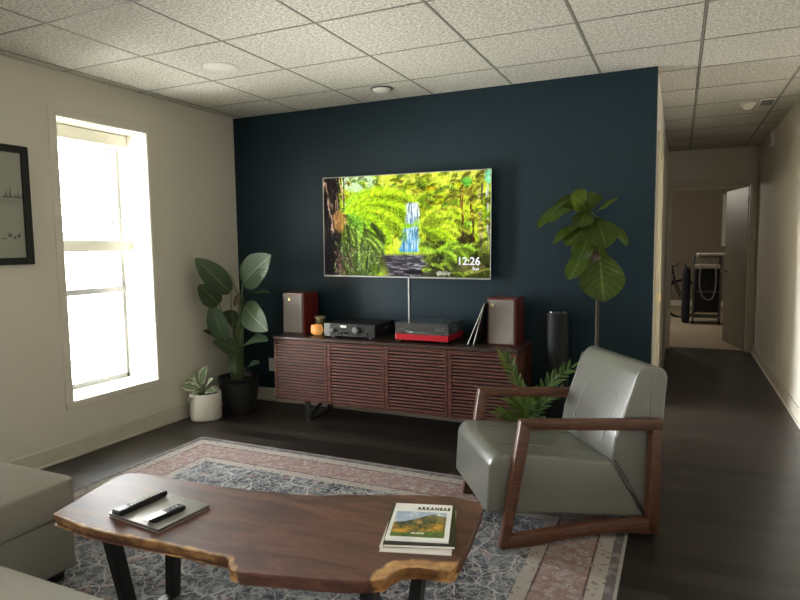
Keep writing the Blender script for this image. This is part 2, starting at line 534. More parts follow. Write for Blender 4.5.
W0, W1, WZ0, WZ1 = 2.711, 3.45, .365, 2.255
V0, V1 = -1.55, -.10
wl = B()
WT = .36
def wall_left_piece(y0, y1, z0, z1): box(wl, (XL - WT, y0, z0), (XL, y1, z1))
wall_left_piece(YF, V0, 0, H); wall_left_piece(V1, W0, 0, H); wall_left_piece(W1, YB + .12, 0, H)
for a, b in ((V0, V1), (W0, W1)):
    wall_left_piece(a, b, 0, WZ0); wall_left_piece(a, b, WZ1, H)
struct('wall_left', wl, M['wall'])
struct('wall_back', box(B(), (XL, YB, 0), (XE, YB + .12, H)), M['blue'])
# hall left wall with a door opening
DH0, DH1, DHZ = 4.72, 5.62, 2.08
hl = B()
box(hl, (XE - .12, YB + .12, 0), (XE, DH0, H)); box(hl, (XE - .12, DH1, 0), (XE, YE, H)); box(hl, (XE - .12, DH0, DHZ), (XE, DH1, H))
struct('wall_hall_left', hl, M['wall'])
# side room behind the blue wall, daylit, its door to the hall standing open
S0, S1, SZ0, SZ1, SY = 4.70, 7.30, .15, 2.35, 7.6
sw_ = B()
box(sw_, (XL - WT, YB + .12, 0), (XL, S0, H)); box(sw_, (XL - WT, S1, 0), (XL, SY + .12, H)); box(sw_, (XL - WT, S0, 0), (XL, S1, SZ0)); box(sw_, (XL - WT, S0, SZ1), (XL, S1, H))
struct('wall_side_left', sw_, M['wall'])
struct('wall_side_end', box(B(), (XL, SY, 0), (XE - .12, SY + .12, H)), M['wall'])
struct('wall_side_near', box(B(), (XL, YB + .12, 0), (XE - .12, YB + .16, H)), M['wall'])
struct('wall_right', box(B(), (XR, YF, 0), (XR + .12, YE + .12, H)), M['wall'])
wf = B()
box(wf, (XL - WT, YF - .12, 0), (XR + .12, YF, H))
struct('wall_front', wf, M['wall'])
EX0, EX1, EZ = -.10, .785, 2.09
he = B()
box(he, (XE - .12, YE, 0), (EX0, YE + .12, H)); box(he, (EX1, YE, 0), (XR, YE + .12, H)); box(he, (EX0, YE, EZ), (EX1, YE + .12, H))
struct('wall_hall_end', he, M['wall'])
# far room beyond the hall
FY = 14.5
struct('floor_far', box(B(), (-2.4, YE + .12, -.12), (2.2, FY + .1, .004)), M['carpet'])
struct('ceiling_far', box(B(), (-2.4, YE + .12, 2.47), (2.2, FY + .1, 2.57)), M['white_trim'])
fw = B()
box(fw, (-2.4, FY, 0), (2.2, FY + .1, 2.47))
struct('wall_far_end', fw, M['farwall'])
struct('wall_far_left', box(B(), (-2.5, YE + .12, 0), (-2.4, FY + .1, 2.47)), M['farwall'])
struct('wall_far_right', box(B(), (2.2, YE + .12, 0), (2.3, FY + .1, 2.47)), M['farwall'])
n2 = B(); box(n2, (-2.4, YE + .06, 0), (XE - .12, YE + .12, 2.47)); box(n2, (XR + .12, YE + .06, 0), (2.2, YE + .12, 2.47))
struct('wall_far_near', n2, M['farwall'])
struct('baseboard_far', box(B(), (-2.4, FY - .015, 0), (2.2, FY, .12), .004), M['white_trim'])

# baseboards
def base_prof(bm, a, b, nrm, h=.115, t=.015):
    a = Vector(a); b = Vector(b); nrm = Vector(nrm)
    lo = Vector((min(a.x, b.x, (a + nrm * t).x), min(a.y, b.y, (a + nrm * t).y), 0)); hi = Vector((max(a.x, b.x, (a + nrm * t).x), max(a.y, b.y, (a + nrm * t).y), h))
    box(bm, lo, hi, .005)
    n = nrm * (t + .012)
    lo = Vector((min(a.x, b.x, (a + n).x), min(a.y, b.y, (a + n).y), 0)); hi = Vector((max(a.x, b.x, (a + n).x), max(a.y, b.y, (a + n).y), .018))
    box(bm, lo, hi, .006)
    return bm
struct('baseboard_left', base_prof(B(), (XL, YF), (XL, YB), (1, 0)) if False else base_prof(B(), (XL, YF, 0), (XL, YB, 0), (1, 0, 0)), M['trim'])
struct('baseboard_back', base_prof(B(), (XL + .03, YB, 0), (XE, YB, 0), (0, -1, 0)), M['trim'])
struct('baseboard_right', base_prof(B(), (XR, YF, 0), (XR, YE, 0), (-1, 0, 0)), M['trim'])
struct('baseboard_front', base_prof(B(), (XL + .03, YF, 0), (XR - .03, YF, 0), (0, 1, 0)), M['trim'])
bh = base_prof(B(), (XE, YB + .0, 0), (XE, DH0 - .07, 0), (1, 0, 0)); base_prof(bh, (XE, DH1 + .07, 0), (XE, YE, 0), (1, 0, 0))
struct('baseboard_hall', bh, M['hall_trim'])

# ------------------------------------------------------------------ windows
def window(name, y0, y1, z0, z1):
    w = sroot(name, (XL, (y0 + y1) / 2, z0))
    hw = (y1 - y0) / 2; h = z1 - z0
    fr = B()       # casing flat on the wall, and lined reveal
    cw = .052
    for lo, hi in (((0, -hw - cw, -.03), (.006, -hw, h + cw)), ((0, hw, -.03), (.006, hw + cw, h + cw)), ((0, -hw, h), (.006, hw, h + cw)), ((0, -hw - cw, -.035), (.012, hw + cw, 0))):
        box(fr, lo, hi, .003)
    obj('window_casing', fr, M['wall'], w)
    rv = B()
    box(rv, (-.33, -hw, 0), (.0, -hw + .008, h)); box(rv, (-.33, hw - .008, 0), (.0, hw, h)); box(rv, (-.33, -hw, h - .008), (.0, hw, h))
    obj('window_reveal', rv, M['white_trim'], w)
    obj('window_sill', box(B(), (-.33, -hw, 0), (.014, hw, .014), .004), M['white_trim'], w)
    sa = B(); f = .035; xs, xe = -.345, -.30
    for lo, hi in (((xs, -hw, 0), (xe, -hw + f, h)), ((xs, hw - f, 0), (xe, hw, h)), ((xs, -hw, .014), (xe, hw, .014 + f)), ((xs, -hw, h - f), (xe, hw, h)),
                   ((xs - .005, -hw, .69), (xe + .012, hw, .735))):
        box(sa, lo, hi, .004)
    obj('window_frame', sa, M['alu'], w)
    obj('window_pane', box(B(), (-.327, -hw + f, .05), (-.323, hw - f, h - f)), M['glass'], w)
    return w
window('window_1', W0, W1, WZ0, WZ1)
window('window_2', V0, V1, WZ0, WZ1)
window('window_3', S0, S1, SZ0, SZ1)
# blinds hanging in the window, slats open, lowered half way
def mk_blind():
    t = thing('window_blind', 'white horizontal slat blind lowered over the upper half of the window', 'blind', (XL - .225, (W0 + W1) / 2, 2.155))
    hw = (W1 - W0) / 2 - .012
    obj('headrail', box(B(), (-.03, -hw, 0), (.03, hw, .088), .005), M['white_trim'], t)
    sl = B()
    nsl = 17
    for i in range(nsl):
        z = -.03 - i * .039
        box(sl, (-.025, -hw + .09, z - .0015), (.025, hw - .15, z + .0015), rot=Matrix.Rotation(.22, 4, 'Y'))
    obj('slats', sl, M['white_trim'], t)
    obj('bottom_rail', box(B(), (-.028, -hw, -.785), (.028, hw, -.70), .006), M['white_trim'], t)
    for yy in (-.22, .22):
        c = B(); tube(c, [(.026, yy, .0), (.026, yy, -.70)], .0015, 6); tube(c, [(-.026, yy, .0), (-.026, yy, -.70)], .0015, 6)
        obj('ladder_cord', c, M['white'], t)
    c = B()
    for i in range(19):
        box(c, (-.022, hw - .143, -.035 - i * .036), (-.004, hw - .125, -.018 - i * .036), .002)
    tube(c, [(-.013, hw - .134, 0), (-.013, hw - .134, -.70)], .0025, 6)
    obj('slat_gap_dashes', c, M['grey'], t)  # grey dashes drawn in for the dark gap at the slat ends
    return t
mk_blind()

# outside: pale ground, a low wall and pale house front beyond the window
struct('ground', box(B(), (-18, -2, -.9), (-11, 26, -.7)), simple('pale_concrete_ground', (.55, .53, .50), .9, var=.2, vs=3))
k = NT('pale_brick')
br = k.n('ShaderNodeTexBrick', {'Vector': k.coord(rot=(PI / 2, 0, PI / 2)), 'Color1': (.62, .58, .54), 'Color2': (.72, .69, .65), 'Mortar': (.8, .79, .77), 'Scale': 2.2})
M['brick'] = k.done(k.bsdf(br.outputs[0], .9))
single('garden_wall', box(B(), (-13.2, 4, -.7), (-13, 22, .55), .02), M['brick'], 'low pale brick garden wall seen through the window', 'wall')

# ------------------------------------------------------------------ hall doors
d1 = sroot('door_1', (XE, DH0, 0))
cs = B(); cw = .075; dw = DH1 - DH0
for lo, hi in (((0, -cw, 0), (.018, 0, DHZ + cw)), ((0, dw, 0), (.018, dw + cw, DHZ + cw)), ((0, 0, DHZ), (.018, dw, DHZ + cw))):
    box(cs, lo, hi, .004)
obj('door_casing', cs, M['hall_trim'], d1)
jm = B()
box(jm, (-.12, 0, 0), (0, .016, DHZ)); box(jm, (-.12, dw - .016, 0), (0, dw, DHZ)); box(jm, (-.12, 0, DHZ - .016), (0, dw, DHZ))
box(jm, (-.075, dw - .028, 0), (-.06, dw - .016, DHZ)); 
obj('door_jamb', jm, M['hall_trim'], d1)
dl = B(); box(dl, (-.12 - .86, -.075, .008), (-.125, -.037, DHZ - .02), .003)
for z0, z1 in ((.2, .95), (1.1, 1.9)):
    for x0 in (-.88, -.50): box(dl, (x0, -.04, z0), (x0 + .28, -.033, z1), .004)
obj('door_leaf', dl, M['hall_trim'], d1)
kb = B(); lathe(kb, [(.0, 0), (.026, .002), (.026, .008), (.012, .012), (.011, .03), (.026, .04), (.029, .052), (.02, .062), (0, .064)], n=20, cap=False)
kb.transform(Matrix.Translation((-.91, -.036, .95)) @ Matrix.Rotation(-PI / 2, 4, 'X'))
obj('door_knob', kb, M['chrome'], d1, True)
obj('strike_plate', box(B(), (-.012, dw - .030, .88), (.024, dw - .015, .95), .003), M['chrome'], d1)
d2 = sroot('door_2', (EX1, YE, 0))
cs = B(); cw = .065; dw = EX1 - EX0
for lo, hi in (((-.0, -.016, 0), (cw, 0, EZ + cw)), ((-dw - .05, -.016, 0), (-dw, 0, EZ + cw)), ((-dw, -.016, EZ), (0, 0, EZ + cw)),
               ((-.012, 0, 0), (0, .12, EZ)), ((-dw, 0, 0), (-dw + .012, .12, EZ)), ((-dw, 0, EZ - .012), (0, .12, EZ))):
    box(cs, lo, hi, .003)
obj('door_casing', cs, M['trim'], d2)
ang = math.radians(98)
mdl = Matrix.Translation((-.02, .125, 0)) @ Matrix.Rotation(-math.radians(76), 4, 'Z')
dl = box(B(), (-.80, 0, .01), (0, .035, 2.06), .003); dl.transform(mdl)
leafo = obj('door_leaf', dl, M['far_door'], d2)
kb = B(); lathe(kb, [(.0, 0), (.026, .002), (.026, .008), (.012, .012), (.011, .03), (.026, .04), (.029, .052), (.02, .062), (0, .064)], n=20, cap=False)
kb.transform(mdl @ Matrix.Translation((-.73, 0, .98)) @ Matrix.Rotation(PI / 2, 4, 'X'))
obj('door_knob', kb, M['alu'], d2, True)
hg = B()
for z in (.25, 1.05, 1.85): box(hg, (-.03, .10, z), (-.012, .13, z + .09), .002)
obj('door_hinge', hg, M['alu'], d2)

# ------------------------------------------------------------------ ceiling fittings
sd = thing('smoke_detector', 'round white smoke detector on the ceiling above the television', 'smoke detector', (-2.015, 4.115, H))
obj('detector_body', lathe(B(), [(.0, -.024), (.045, -.023), (.060, -.018), (.07, -.009), (.072, 0)], n=32, cap=False), M['white'], sd, True)
obj('mounting_ring', lathe(B(), [(.072, -.010), (.082, -.010), (.084, 0)], n=32, cap=False), M['grey'], sd, True)
cs_ = thing('ceiling_speaker', 'flush round white ceiling speaker above the corner plant', 'ceiling speaker', (-2.69, 3.16, H))
obj('speaker_grille', lathe(B(), [(0, -.006), (.085, -.006), (.092, -.004), (.095, 0)], n=36, cap=False), M['white'], cs_, True)
obj('trim_ring', lathe(B(), [(.093, -.005), (.104, -.005), (.107, 0)], n=36, cap=False), M['white'], cs_, True)
ms = thing('motion_sensor', 'small white dome sensor on the hall ceiling', 'sensor', (.495, 6.0, H))
obj('sensor_dome', lathe(B(), [(0, -.05), (.02, -.047), (.036, -.034), (.042, -.015)], n=24, cap=False), M['white'], ms, True)
obj('sensor_base', lathe(B(), [(.042, -.016), (.055, -.012), (.058, 0)], n=24, cap=False), M['white'], ms, True)
vt = thing('air_vent', 'flat louvred air vent on the hall ceiling beside the dome sensor', 'vent', (.63, 5.98, H))
obj('vent_frame', box(B(), (-.055, -.12, -.006), (.055, .12, 0), .002), M['white'], vt)
lv = B()
for i in range(5): box(lv, (-.045, -.1 + i * .045, -.011), (.045, -.08 + i * .045, -.005), .001)
obj('louvre', lv, M['grey'], vt)
al = thing('wall_alarm', 'small white box high on the hall right wall', 'alarm', (XR, 7.45, 2.36))
obj('alarm_box', box(B(), (-.035, -.05, 0), (0, .05, .15), .006), M['white'], al)
obj('alarm_lens', box(B(), (-.039, -.03, .02), (-.034, .03, .06), .003), M['grey'], al)

def outlet(label, loc, rz, w=.075, h=.118):
    t = thing('wall_outlet', label, 'outlet', loc, rz)
    obj('cover_plate', box(B(), (-w / 2, -.006, 0), (w / 2, 0, h), .003), M['white'], t)
    for z in (.028, .072):
        s = B(); box(s, (-.016, -.009, z - .010), (.016, -.005, z + .018), .003)
        so = obj('socket', s, M['white'], t)
        sl = B(); box(sl, (-.008, -.0095, z), (-.005, -.0088, z + .010)); box(sl, (.005, -.0095, z), (.008, -.0088, z + .010))
        obj('slot', sl, M['black'], so)
    return t
outlet('white wall outlet on the blue wall left of the sideboard', (-3.318, YB, .272), 0)
outlet('white wall outlet low on the hall right wall', (XR, 6.62, .28), -PI / 2)

# picture on the left wall
pc = thing('framed_picture', 'black framed drawing hanging on the left wall beside the window', 'picture', (XL, 2.195, 1.300))
hw, hh, f = .30, .715, .043
fr = B()
for lo, hi in (((0, -hw, 0), (.03, -hw + f, hh)), ((0, hw - f, 0), (.03, hw, hh)), ((0, -hw + f, 0), (.03, hw - f, f)), ((0, -hw + f, hh - f), (.03, hw - f, hh))):
    box(fr, lo, hi, .004)
obj('picture_frame', fr, M['black'], pc)
k = NT('skyline_drawing')
c = k.coord()
sx = k.n('ShaderNodeSeparateXYZ', {0: c})
cols = k.n('ShaderNodeTexNoise', {'W': k.m2('MULTIPLY', sx.outputs[1], 42.0), 'Scale': 1.0, 'Detail': 4.0}, noise_dimensions='1D').outputs[0]
top = k.m2('ADD', .395, k.m2('MULTIPLY', k.m2('POWER', cols, 4.0), .35))
sky = k.m2('MULTIPLY', k.m2('LESS_THAN', sx.outputs[2], top), k.m2('GREATER_THAN', sx.outputs[2], .40))
refl = k.m2('MULTIPLY', k.m2('LESS_THAN', sx.outputs[2], .395), k.sm(sx.outputs[2], .33, .395))
ny = k.noise(k.coord(scale=(1, 20, 90)), 2, 3).outputs[0]
inky = k.m2('MULTIPLY', k.m2('LESS_THAN', k.m2('ABSOLUTE', k.m2('SUBTRACT', sx.outputs[2], .175)), .02), k.sm(k.voro(c, 32).outputs[0], .42, .36))
colp = k.mix(k.m2('MULTIPLY', sky, .75), (.58, .56, .48), (.10, .095, .085))
colp = k.mix(k.m2('MULTIPLY', k.m2('MULTIPLY', refl, ny), .6), colp, (.18, .17, .15))
colp = k.mix(k.m2('MULTIPLY', inky, .8), colp, (.08, .07, .06))
obj('picture_print', box(B(), (.004, -hw + f, f), (.012, hw - f, hh - f)), k.done(k.bsdf(colp, .6)), pc)
obj('picture_glass', box(B(), (.016, -hw + f, f), (.018, hw - f, hh - f)), M['glass'], pc)

# ------------------------------------------------------------------ television
def paint(bm_w, bm_h, W, Hh, img, up_axis='z'):
    """a flat picture mesh in the x-z plane (facing -y) carrying img (Hh,W,3 linear) as a colour attribute"""
    xs = np.linspace(-bm_w / 2, bm_w / 2, W); zs = np.linspace(bm_h / 2, -bm_h / 2, Hh)
    X, Z = np.meshgrid(xs, zs)
    if up_axis == 'z': co = np.stack([X, np.zeros_like(X), Z], -1)
    else: co = np.stack([X, Z, np.zeros_like(X)], -1)
    co = co.reshape(-1, 3)
    idx = np.arange(W * Hh).reshape(Hh, W)
    q = np.stack([idx[1:, :-1], idx[1:, 1:], idx[:-1, 1:], idx[:-1, :-1]], -1).reshape(-1, 4)
    me = bpy.data.meshes.new('picture')
    me.from_pydata(co.tolist(), [], q.tolist())
    a = me.color_attributes.new('picture', 'FLOAT_COLOR', 'POINT')
    c = np.ones((W * Hh, 4), np.float32); c[:, :3] = img.reshape(-1, 3)
    a.data.foreach_set('color', c.ravel())
    return me
def to_lin(a):
    a = np.clip(a, 0, 1); return np.where(a <= .04045, a / 12.92, ((a + .055) / 1.055) ** 2.4)
def smooth_noise(R, h, w, s):
    gy, gx = int(h / s) + 3, int(w / s) + 3
    gr = R.random((gy, gx))
    yy = np.arange(h) / s; xx = np.arange(w) / s
    y0 = yy.astype(int); x0 = xx.astype(int); fy = (yy - y0)[:, None]; fx = (xx - x0)[None]
    fy = fy * fy * (3 - 2 * fy); fx = fx * fx * (3 - 2 * fx)
    a = gr[y0][:, x0]; b = gr[y0][:, x0 + 1]; c = gr[y0 + 1][:, x0]; d = gr[y0 + 1][:, x0 + 1]
    return (a * (1 - fx) + b * fx) * (1 - fy) + (c * (1 - fx) + d * fx) * fy
def jungle(W=384, Hh=216):
    R = np.random.default_rng(11)
    I = np.zeros((Hh, W, 3))
    Y, X = np.mgrid[0:Hh, 0:W]; u = X / W; v = Y / Hh
    n = .55 * smooth_noise(R, Hh, W, 34) + .45 * smooth_noise(R, Hh, W, 12)
    nf = .5 * smooth_noise(R, Hh, W, 5) + .5 * smooth_noise(R, Hh, W, 2.5)
    def lay(mask, col):
        I[:] = I * (1 - mask[..., None]) + np.array(col) * mask[..., None]
    def blob(cx, cy, rx, ry, col, a=.8, hard=2.0):
        m = np.clip((1 - ((u - cx) / rx) ** 2 - ((v - cy) / ry) ** 2) * hard + (nf - .5) * 1.2, 0, 1) * a
        lay(m, col)
    def seg(x0, y0, x1, y1, c, w=1.0, a=.95):
        """soft thick line"""
        xa, xb = int(max(0, min(x0, x1) - w - 2)), int(min(W, max(x0, x1) + w + 3)); ya, yb = int(max(0, min(y0, y1) - w - 2)), int(min(Hh, max(y0, y1) + w + 3))
        if xb <= xa or yb <= ya: return
        XX = X[ya:yb, xa:xb]; YY = Y[ya:yb, xa:xb]; dx, dy = x1 - x0, y1 - y0
        t = np.clip(((XX - x0) * dx + (YY - y0) * dy) / (dx * dx + dy * dy + 1e-6), 0, 1)
        d = np.hypot(XX - x0 - t * dx, YY - y0 - t * dy)
        m = (np.clip(w * (1 - .6 * t) - d + .6, 0, 1) * a)[..., None]
        I[ya:yb, xa:xb] = I[ya:yb, xa:xb] * (1 - m) + np.array(c) * m
    def frond(x, y, ang, L, col, drop, ll=14, w=1.5, dark=.6, step=4):
        """arching frond: shadow side leaflets first, bright ones on top"""
        P = []; px, py, a = x * W, y * Hh, ang
        for i in range(int(L)):
            px += math.cos(a); py -= math.sin(a)
            a += drop * (1 if math.cos(a) < 0 else -1) / L
            P.append((px, py, a, i / L))
        for px, py, a, t in P[::step]:
            l = ll * math.sin(PI * min(1, t * .85 + .12)) ** .8
            for sgn, br in ((-1, dark), (1, 1.0)):
                aa = a + sgn * 1.05
                c = np.clip(np.array(col) * br * R.uniform(.85, 1.12), 0, 1)
                seg(px, py, px + math.cos(aa) * l, py - math.sin(aa) * l + l * .35, c, w)
        for k_ in range(0, len(P) - 4, 4): seg(P[k_][0], P[k_][1], P[k_ + 4][0], P[k_ + 4][1], np.array(col) * .75, .8)
    # ground tone
    I[:] = np.stack([.60 + .30 * n, .76 + .20 * n, .10 + .14 * n], -1)
    lay(np.clip((.22 - v) / .22, 0, 1) * (.3 + .7 * nf), (.93, .88, .42))
    lay(np.clip((.40 - n) * 6, 0, 1) * .7, (.34, .46, .10))
    lay(np.clip((n - .58) * 7, 0, 1) * .7, (.88, .96, .26))
    lay(np.clip((v - .60) * 5, 0, 1) * np.clip((u - .58) * 12, 0, 1) * .9, (.15, .17, .08))
    lay(np.clip((v - .42) * 4, 0, 1) * np.clip((.40 - u) * 8, 0, 1) * .85, (.22, .29, .15))
    blob(.23, .05, .13, .12, (.82, .95, .74), .9)
    blob(.70, .26, .07, .05, (.40, .32, .10), .8); blob(.60, .16, .05, .04, (.62, .60, .16), .7); blob(.43, .25, .04, .05, (.48, .46, .12), .7); blob(.88, .18, .05, .06, (.45, .38, .12), .7)
    # small leafy clumps everywhere
    for i in range(150):
        x, y = R.uniform(.14, .98), R.uniform(.02, .68)
        k_ = R.uniform(.5, 1.1)
        c = np.clip(np.array((R.uniform(.62, .95), R.uniform(.80, 1.0), R.uniform(.06, .32))) * k_, 0, 1)
        frond(x, y, R.uniform(.2, PI - .2), R.uniform(12, 30), c, R.uniform(.8, 1.8), R.uniform(4, 8), 1.1, .5, 3)
    # dark hollow under the near crown, grey trunk fern skirts
    blob(.26, .27, .10, .055, (.14, .22, .22), .95, 3)
    blob(.30, .58, .05, .16, (.56, .58, .47), .75); blob(.19, .62, .05, .10, (.62, .70, .56), .7); blob(.37, .50, .06, .14, (.50, .66, .16), .6)
    # trunk on the left
    lay(np.clip((.120 - u + .03 * (nf - .5)) * 40, 0, 1), (.15, .115, .10))
    for i in range(110):
        x = R.uniform(-.01, .14); y = R.uniform(-.1, .60); L = R.uniform(.08, .28)
        c = np.array(((.86, .70, .56) if R.random() < .38 else (.06, .055, .06))) * R.uniform(.7, 1.1)
        seg(x * W, y * Hh, (x + R.uniform(-.012, .03)) * W, (y + L) * Hh, c, R.uniform(.7, 1.8), .85)
    blob(.105, .44, .05, .13, (.78, .56, .30), .7)
    lay(np.clip((.085 - u) * 30, 0, 1) * np.clip((v - .52) * 9, 0, 1), (.07, .065, .07))
    # big crown of fronds, left
    for a, L, c, dr in ((1.45, 60, (.56, .80, .20), 1.6), (1.2, 100, (.66, .90, .22), 1.5), (1.0, 150, (.74, .94, .16), 1.5), (.80, 190, (.80, .97, .16), 1.45), (.55, 185, (.74, .94, .14), 1.35), (.30, 165, (.78, .95, .16), 1.25), (.05, 130, (.70, .90, .14), 1.2), (-.25, 100, (.60, .82, .16), .9), (-.6, 80, (.52, .76, .22), .7)):
        frond(.15, .37, a, L, c, dr, 24, 1.9, .66, 4)
    for i in range(46):
        a = R.uniform(-1.5, -.35); c = np.array((.70, .86, .34)) * R.uniform(.35, 1.05)
        frond(.13 + R.uniform(0, .18), .45 + R.uniform(0, .25), a, R.uniform(30, 70), c, .4, R.uniform(4, 9), 1.2, .5, 3)
    for i in range(150):
        x, y = R.uniform(.07, .38), R.uniform(.64, .97); c = np.array((.62, .74, .46)) * R.uniform(.15, 1.15)
        seg(x * W, y * Hh, (x + R.uniform(-.02, .02)) * W, (y + R.uniform(.02, .07)) * Hh, c, 1.1, .85)
    for i in range(40):
        x, y = R.uniform(.06, .18), R.uniform(.70, .95)
        seg(x * W, y * Hh, (x + R.uniform(.01, .04)) * W, (y + R.uniform(.05, .12)) * Hh, np.array((.42, .28, .28)) * R.uniform(.3, 1.3), 1.0, .8)
    # rocks and stream
    rock = np.clip((v - .765 + .03 * (nf - .5)) * 30, 0, 1) * np.clip((u - .36 + .25 * (.95 - v)) * 14, 0, 1) * np.clip((.70 - u + .1 * (nf - .5)) * 12, 0, 1)
    lay(rock, (.22, .205, .23))
    for i in range(75):
        x, y = R.uniform(.38, .64), R.uniform(.775, .985)
        seg(x * W, y * Hh, (x + R.uniform(.02, .07)) * W, (y + R.uniform(-.006, .008)) * Hh, np.array((.86, .84, .90)) * R.uniform(.25, 1.0), R.uniform(.6, 1.5), .8)
    blob(.57, .95, .07, .03, (.10, .10, .11), .9)
    # right side: dark understorey, trunks, ferns
    for xx, c, ww in ((.845, (.46, .30, .14), 2.5), (.90, (.50, .34, .18), 3), (.945, (.60, .52, .42), 4), (.985, (.72, .74, .72), 3), (.68, (.36, .25, .12), 2), (.655, (.20, .14, .08), 2)):
        for i in range(9):
            x = xx + R.uniform(-.010, .010); y = R.uniform(.10, .62) if xx > .8 else R.uniform(.56, .7)
            seg(x * W, y * Hh, (x + R.uniform(-.008, .008)) * W, (y + R.uniform(.10, .22)) * Hh, np.array(c) * R.uniform(.4, 1.3), ww * R.uniform(.4, 1), .8)
    blob(.74, .60, .07, .06, (.12, .12, .06), .85); blob(.86, .66, .06, .10, (.16, .13, .07), .75); blob(.80, .80, .10, .06, (.10, .10, .06), .8)
    for a, L, c in ((.5, 75, (.84, .97, .18)), (.25, 90, (.88, .99, .24)), (.05, 85, (.80, .95, .14)), (.8, 60, (.80, .96, .16)), (-.15, 70, (.70, .88, .12)), (2.2, 40, (.72, .90, .16)), (1.3, 45, (.82, .95, .2))):
        frond(.61, .52, a, L, c, .9, 17, 1.7, .6, 4)
    for i in range(26):
        x, y = R.uniform(.80, .97), R.uniform(.05, .60); c = np.array((.86, .86, .24)) * R.uniform(.5, 1.1)
        frond(x, y, R.uniform(.2, PI - .2), R.uniform(14, 34), np.clip(c, 0, 1), 1.3, R.uniform(5, 9), 1.2, .5, 3)
    for i in range(44):
        x, y = R.uniform(.60, .98), R.uniform(.66, .97); c = np.array((.62, .74, .22)) * R.uniform(.25, 1.1)
        frond(x, y, R.uniform(.2, PI - .2), R.uniform(18, 44), c, 1.2, R.uniform(5, 9), 1.2, .45, 3)
    for x, y, a in ((.70, .74, .5), (.70, .74, .1), (.72, .76, 1.0), (.78, .70, -.2), (.80, .72, .4), (.70, .76, 2.4)):
        frond(x, y, a, 48, (.70, .90, .22), 1.1, 12, 1.5, .55, 4)
    blob(.90, .90, .09, .07, (.55, .47, .28), .45); blob(.985, .06, .025, .08, (.45, .85, .70), .8); blob(.87, .10, .03, .05, (.35, .80, .25), .7)
    blob(.74, .955, .05, .022, (.80, .79, .76), .7)
    # waterfall
    cxw = .555
    for y0, y1, hl, hr, top, bot in ((.27, .50, .038, .048, (.96, .97, 1.0), (.70, .84, .92)), (.50, .765, .066, .046, (.62, .82, .90), (.30, .62, .80))):
        m = np.clip((v - y0) * 60, 0, 1) * np.clip((y1 - v) * 60, 0, 1) * np.clip((u - cxw + hl * (.75 + .5 * (v - y0) / (y1 - y0)) + .035 * (nf - .5)) * 70, 0, 1) * np.clip((cxw + hr - u + .035 * (nf - .5)) * 70, 0, 1)
        k_ = np.clip((v - y0) / (y1 - y0), 0, 1)[..., None]
        col = np.array(top) * (1 - k_) + np.array(bot) * k_
        I[:] = I * (1 - m[..., None]) + col * m[..., None]
        for i in range(60):
            x = cxw + R.uniform(-hl * .9, hr * .9); y = R.uniform(y0, y1 - .06)
            c = np.array((.16, .30, .38)) if R.random() < .45 else np.array((.95, .98, 1.0))
            seg(x * W, y * Hh, (x + R.uniform(-.003, .003)) * W, (y + R.uniform(.03, .10)) * Hh, c, R.uniform(.5, 1.2), .6)
    blob(.53, .50, .03, .03, (.56, .78, .16), .8); blob(.585, .47, .02, .03, (.60, .84, .18), .7); blob(.515, .60, .015, .06, (.40, .60, .20), .6)
    for i in range(1500):
        x, y = R.random(), R.random() * .98
        if .49 < x < .61 and .27 < y < .78: continue
        if y > .77 and .38 < x < .62: continue
        px_ = I[int(y * Hh), int(x * W)]
        c = np.clip(px_ * 1.25 + .10, 0, 1) if R.random() < .6 else px_ * .5
        a = R.uniform(0, PI); l = R.uniform(2, 7)
        seg(x * W, y * Hh, x * W + math.cos(a) * l, y * Hh + math.sin(a) * l, c, R.uniform(.6, 1.2), .8)
    I *= (.86 + .28 * nf)[..., None]
    return to_lin(I)
TVW, TVH = 1.437, .812
tv = thing('television', 'large flat television on the blue wall showing a jungle waterfall', 'television', (-1.977, YB, 1.537))
tv.matrix_basis = Matrix.Translation((-1.977, YB, 1.537)) @ Matrix.Rotation(math.radians(.55), 4, 'Y')
bz = B(); y0 = -.082
e = .006
box(bz, (-TVW / 2, y0 + .002, -TVH / 2), (TVW / 2, -.045, TVH / 2), .004)
obj('television_body', bz, M['blackgloss'], tv)
bz = B()
for lo, hi in (((-TVW / 2, y0 - .003, -TVH / 2), (TVW / 2, y0 + .003, -TVH / 2 + .012)), ((-TVW / 2, y0 - .003, TVH / 2 - e), (TVW / 2, y0 + .003, TVH / 2)),
               ((-TVW / 2, y0 - .003, -TVH / 2 + .012), (-TVW / 2 + e, y0 + .003, TVH / 2 - e)), ((TVW / 2 - e, y0 - .003, -TVH / 2 + .012), (TVW / 2, y0 + .003, TVH / 2 - e))):
    box(bz, lo, hi, .001)
obj('bezel', bz, M['alu'], tv)
obj('wall_mount', box(B(), (-.25, -.05, -.2), (.25, -.001, .2), .004), M['blackmetal'], tv)
me = paint(TVW - 2 * e, TVH - e - .012, 384, 216, jungle())
me.name = 'screen'
M['screen'] = mk_vcol('screen_picture', 1.2 / EF)
me.materials.append(M['screen'])
scr = bpy.data.objects.new('screen', me); COL.objects.link(scr); scr.parent = tv
scr.location = (0, y0 - .0005, .003)
scr.matrix_basis = Matrix.Translation((0, y0 - .0005, .003))
M['glyph'] = emis('screen_glyph', (1, 1, 1), 1.0 / EF)
tm = Matrix.Translation((.455, -.0022, -.300)) @ Matrix.Rotation(PI / 2, 4, 'X')
text('clock_digits', '12:26', .082, M['glyph'], scr, tm, .0004, 'LEFT', .0016)
tm = Matrix.Translation((.575, -.0022, -.340)) @ Matrix.Rotation(PI / 2, 4, 'X')
text('clock_caption', 'Sun', .036, M['glyph'], scr, tm, .0004, 'LEFT', .0008)
c = B(); tube(c, [(-1.962, YB - .004, 1.13), (-1.962, YB - .004, .90), (-1.964, YB - .005, .72), (-1.966, YB - .006, .60)], .006, 8)
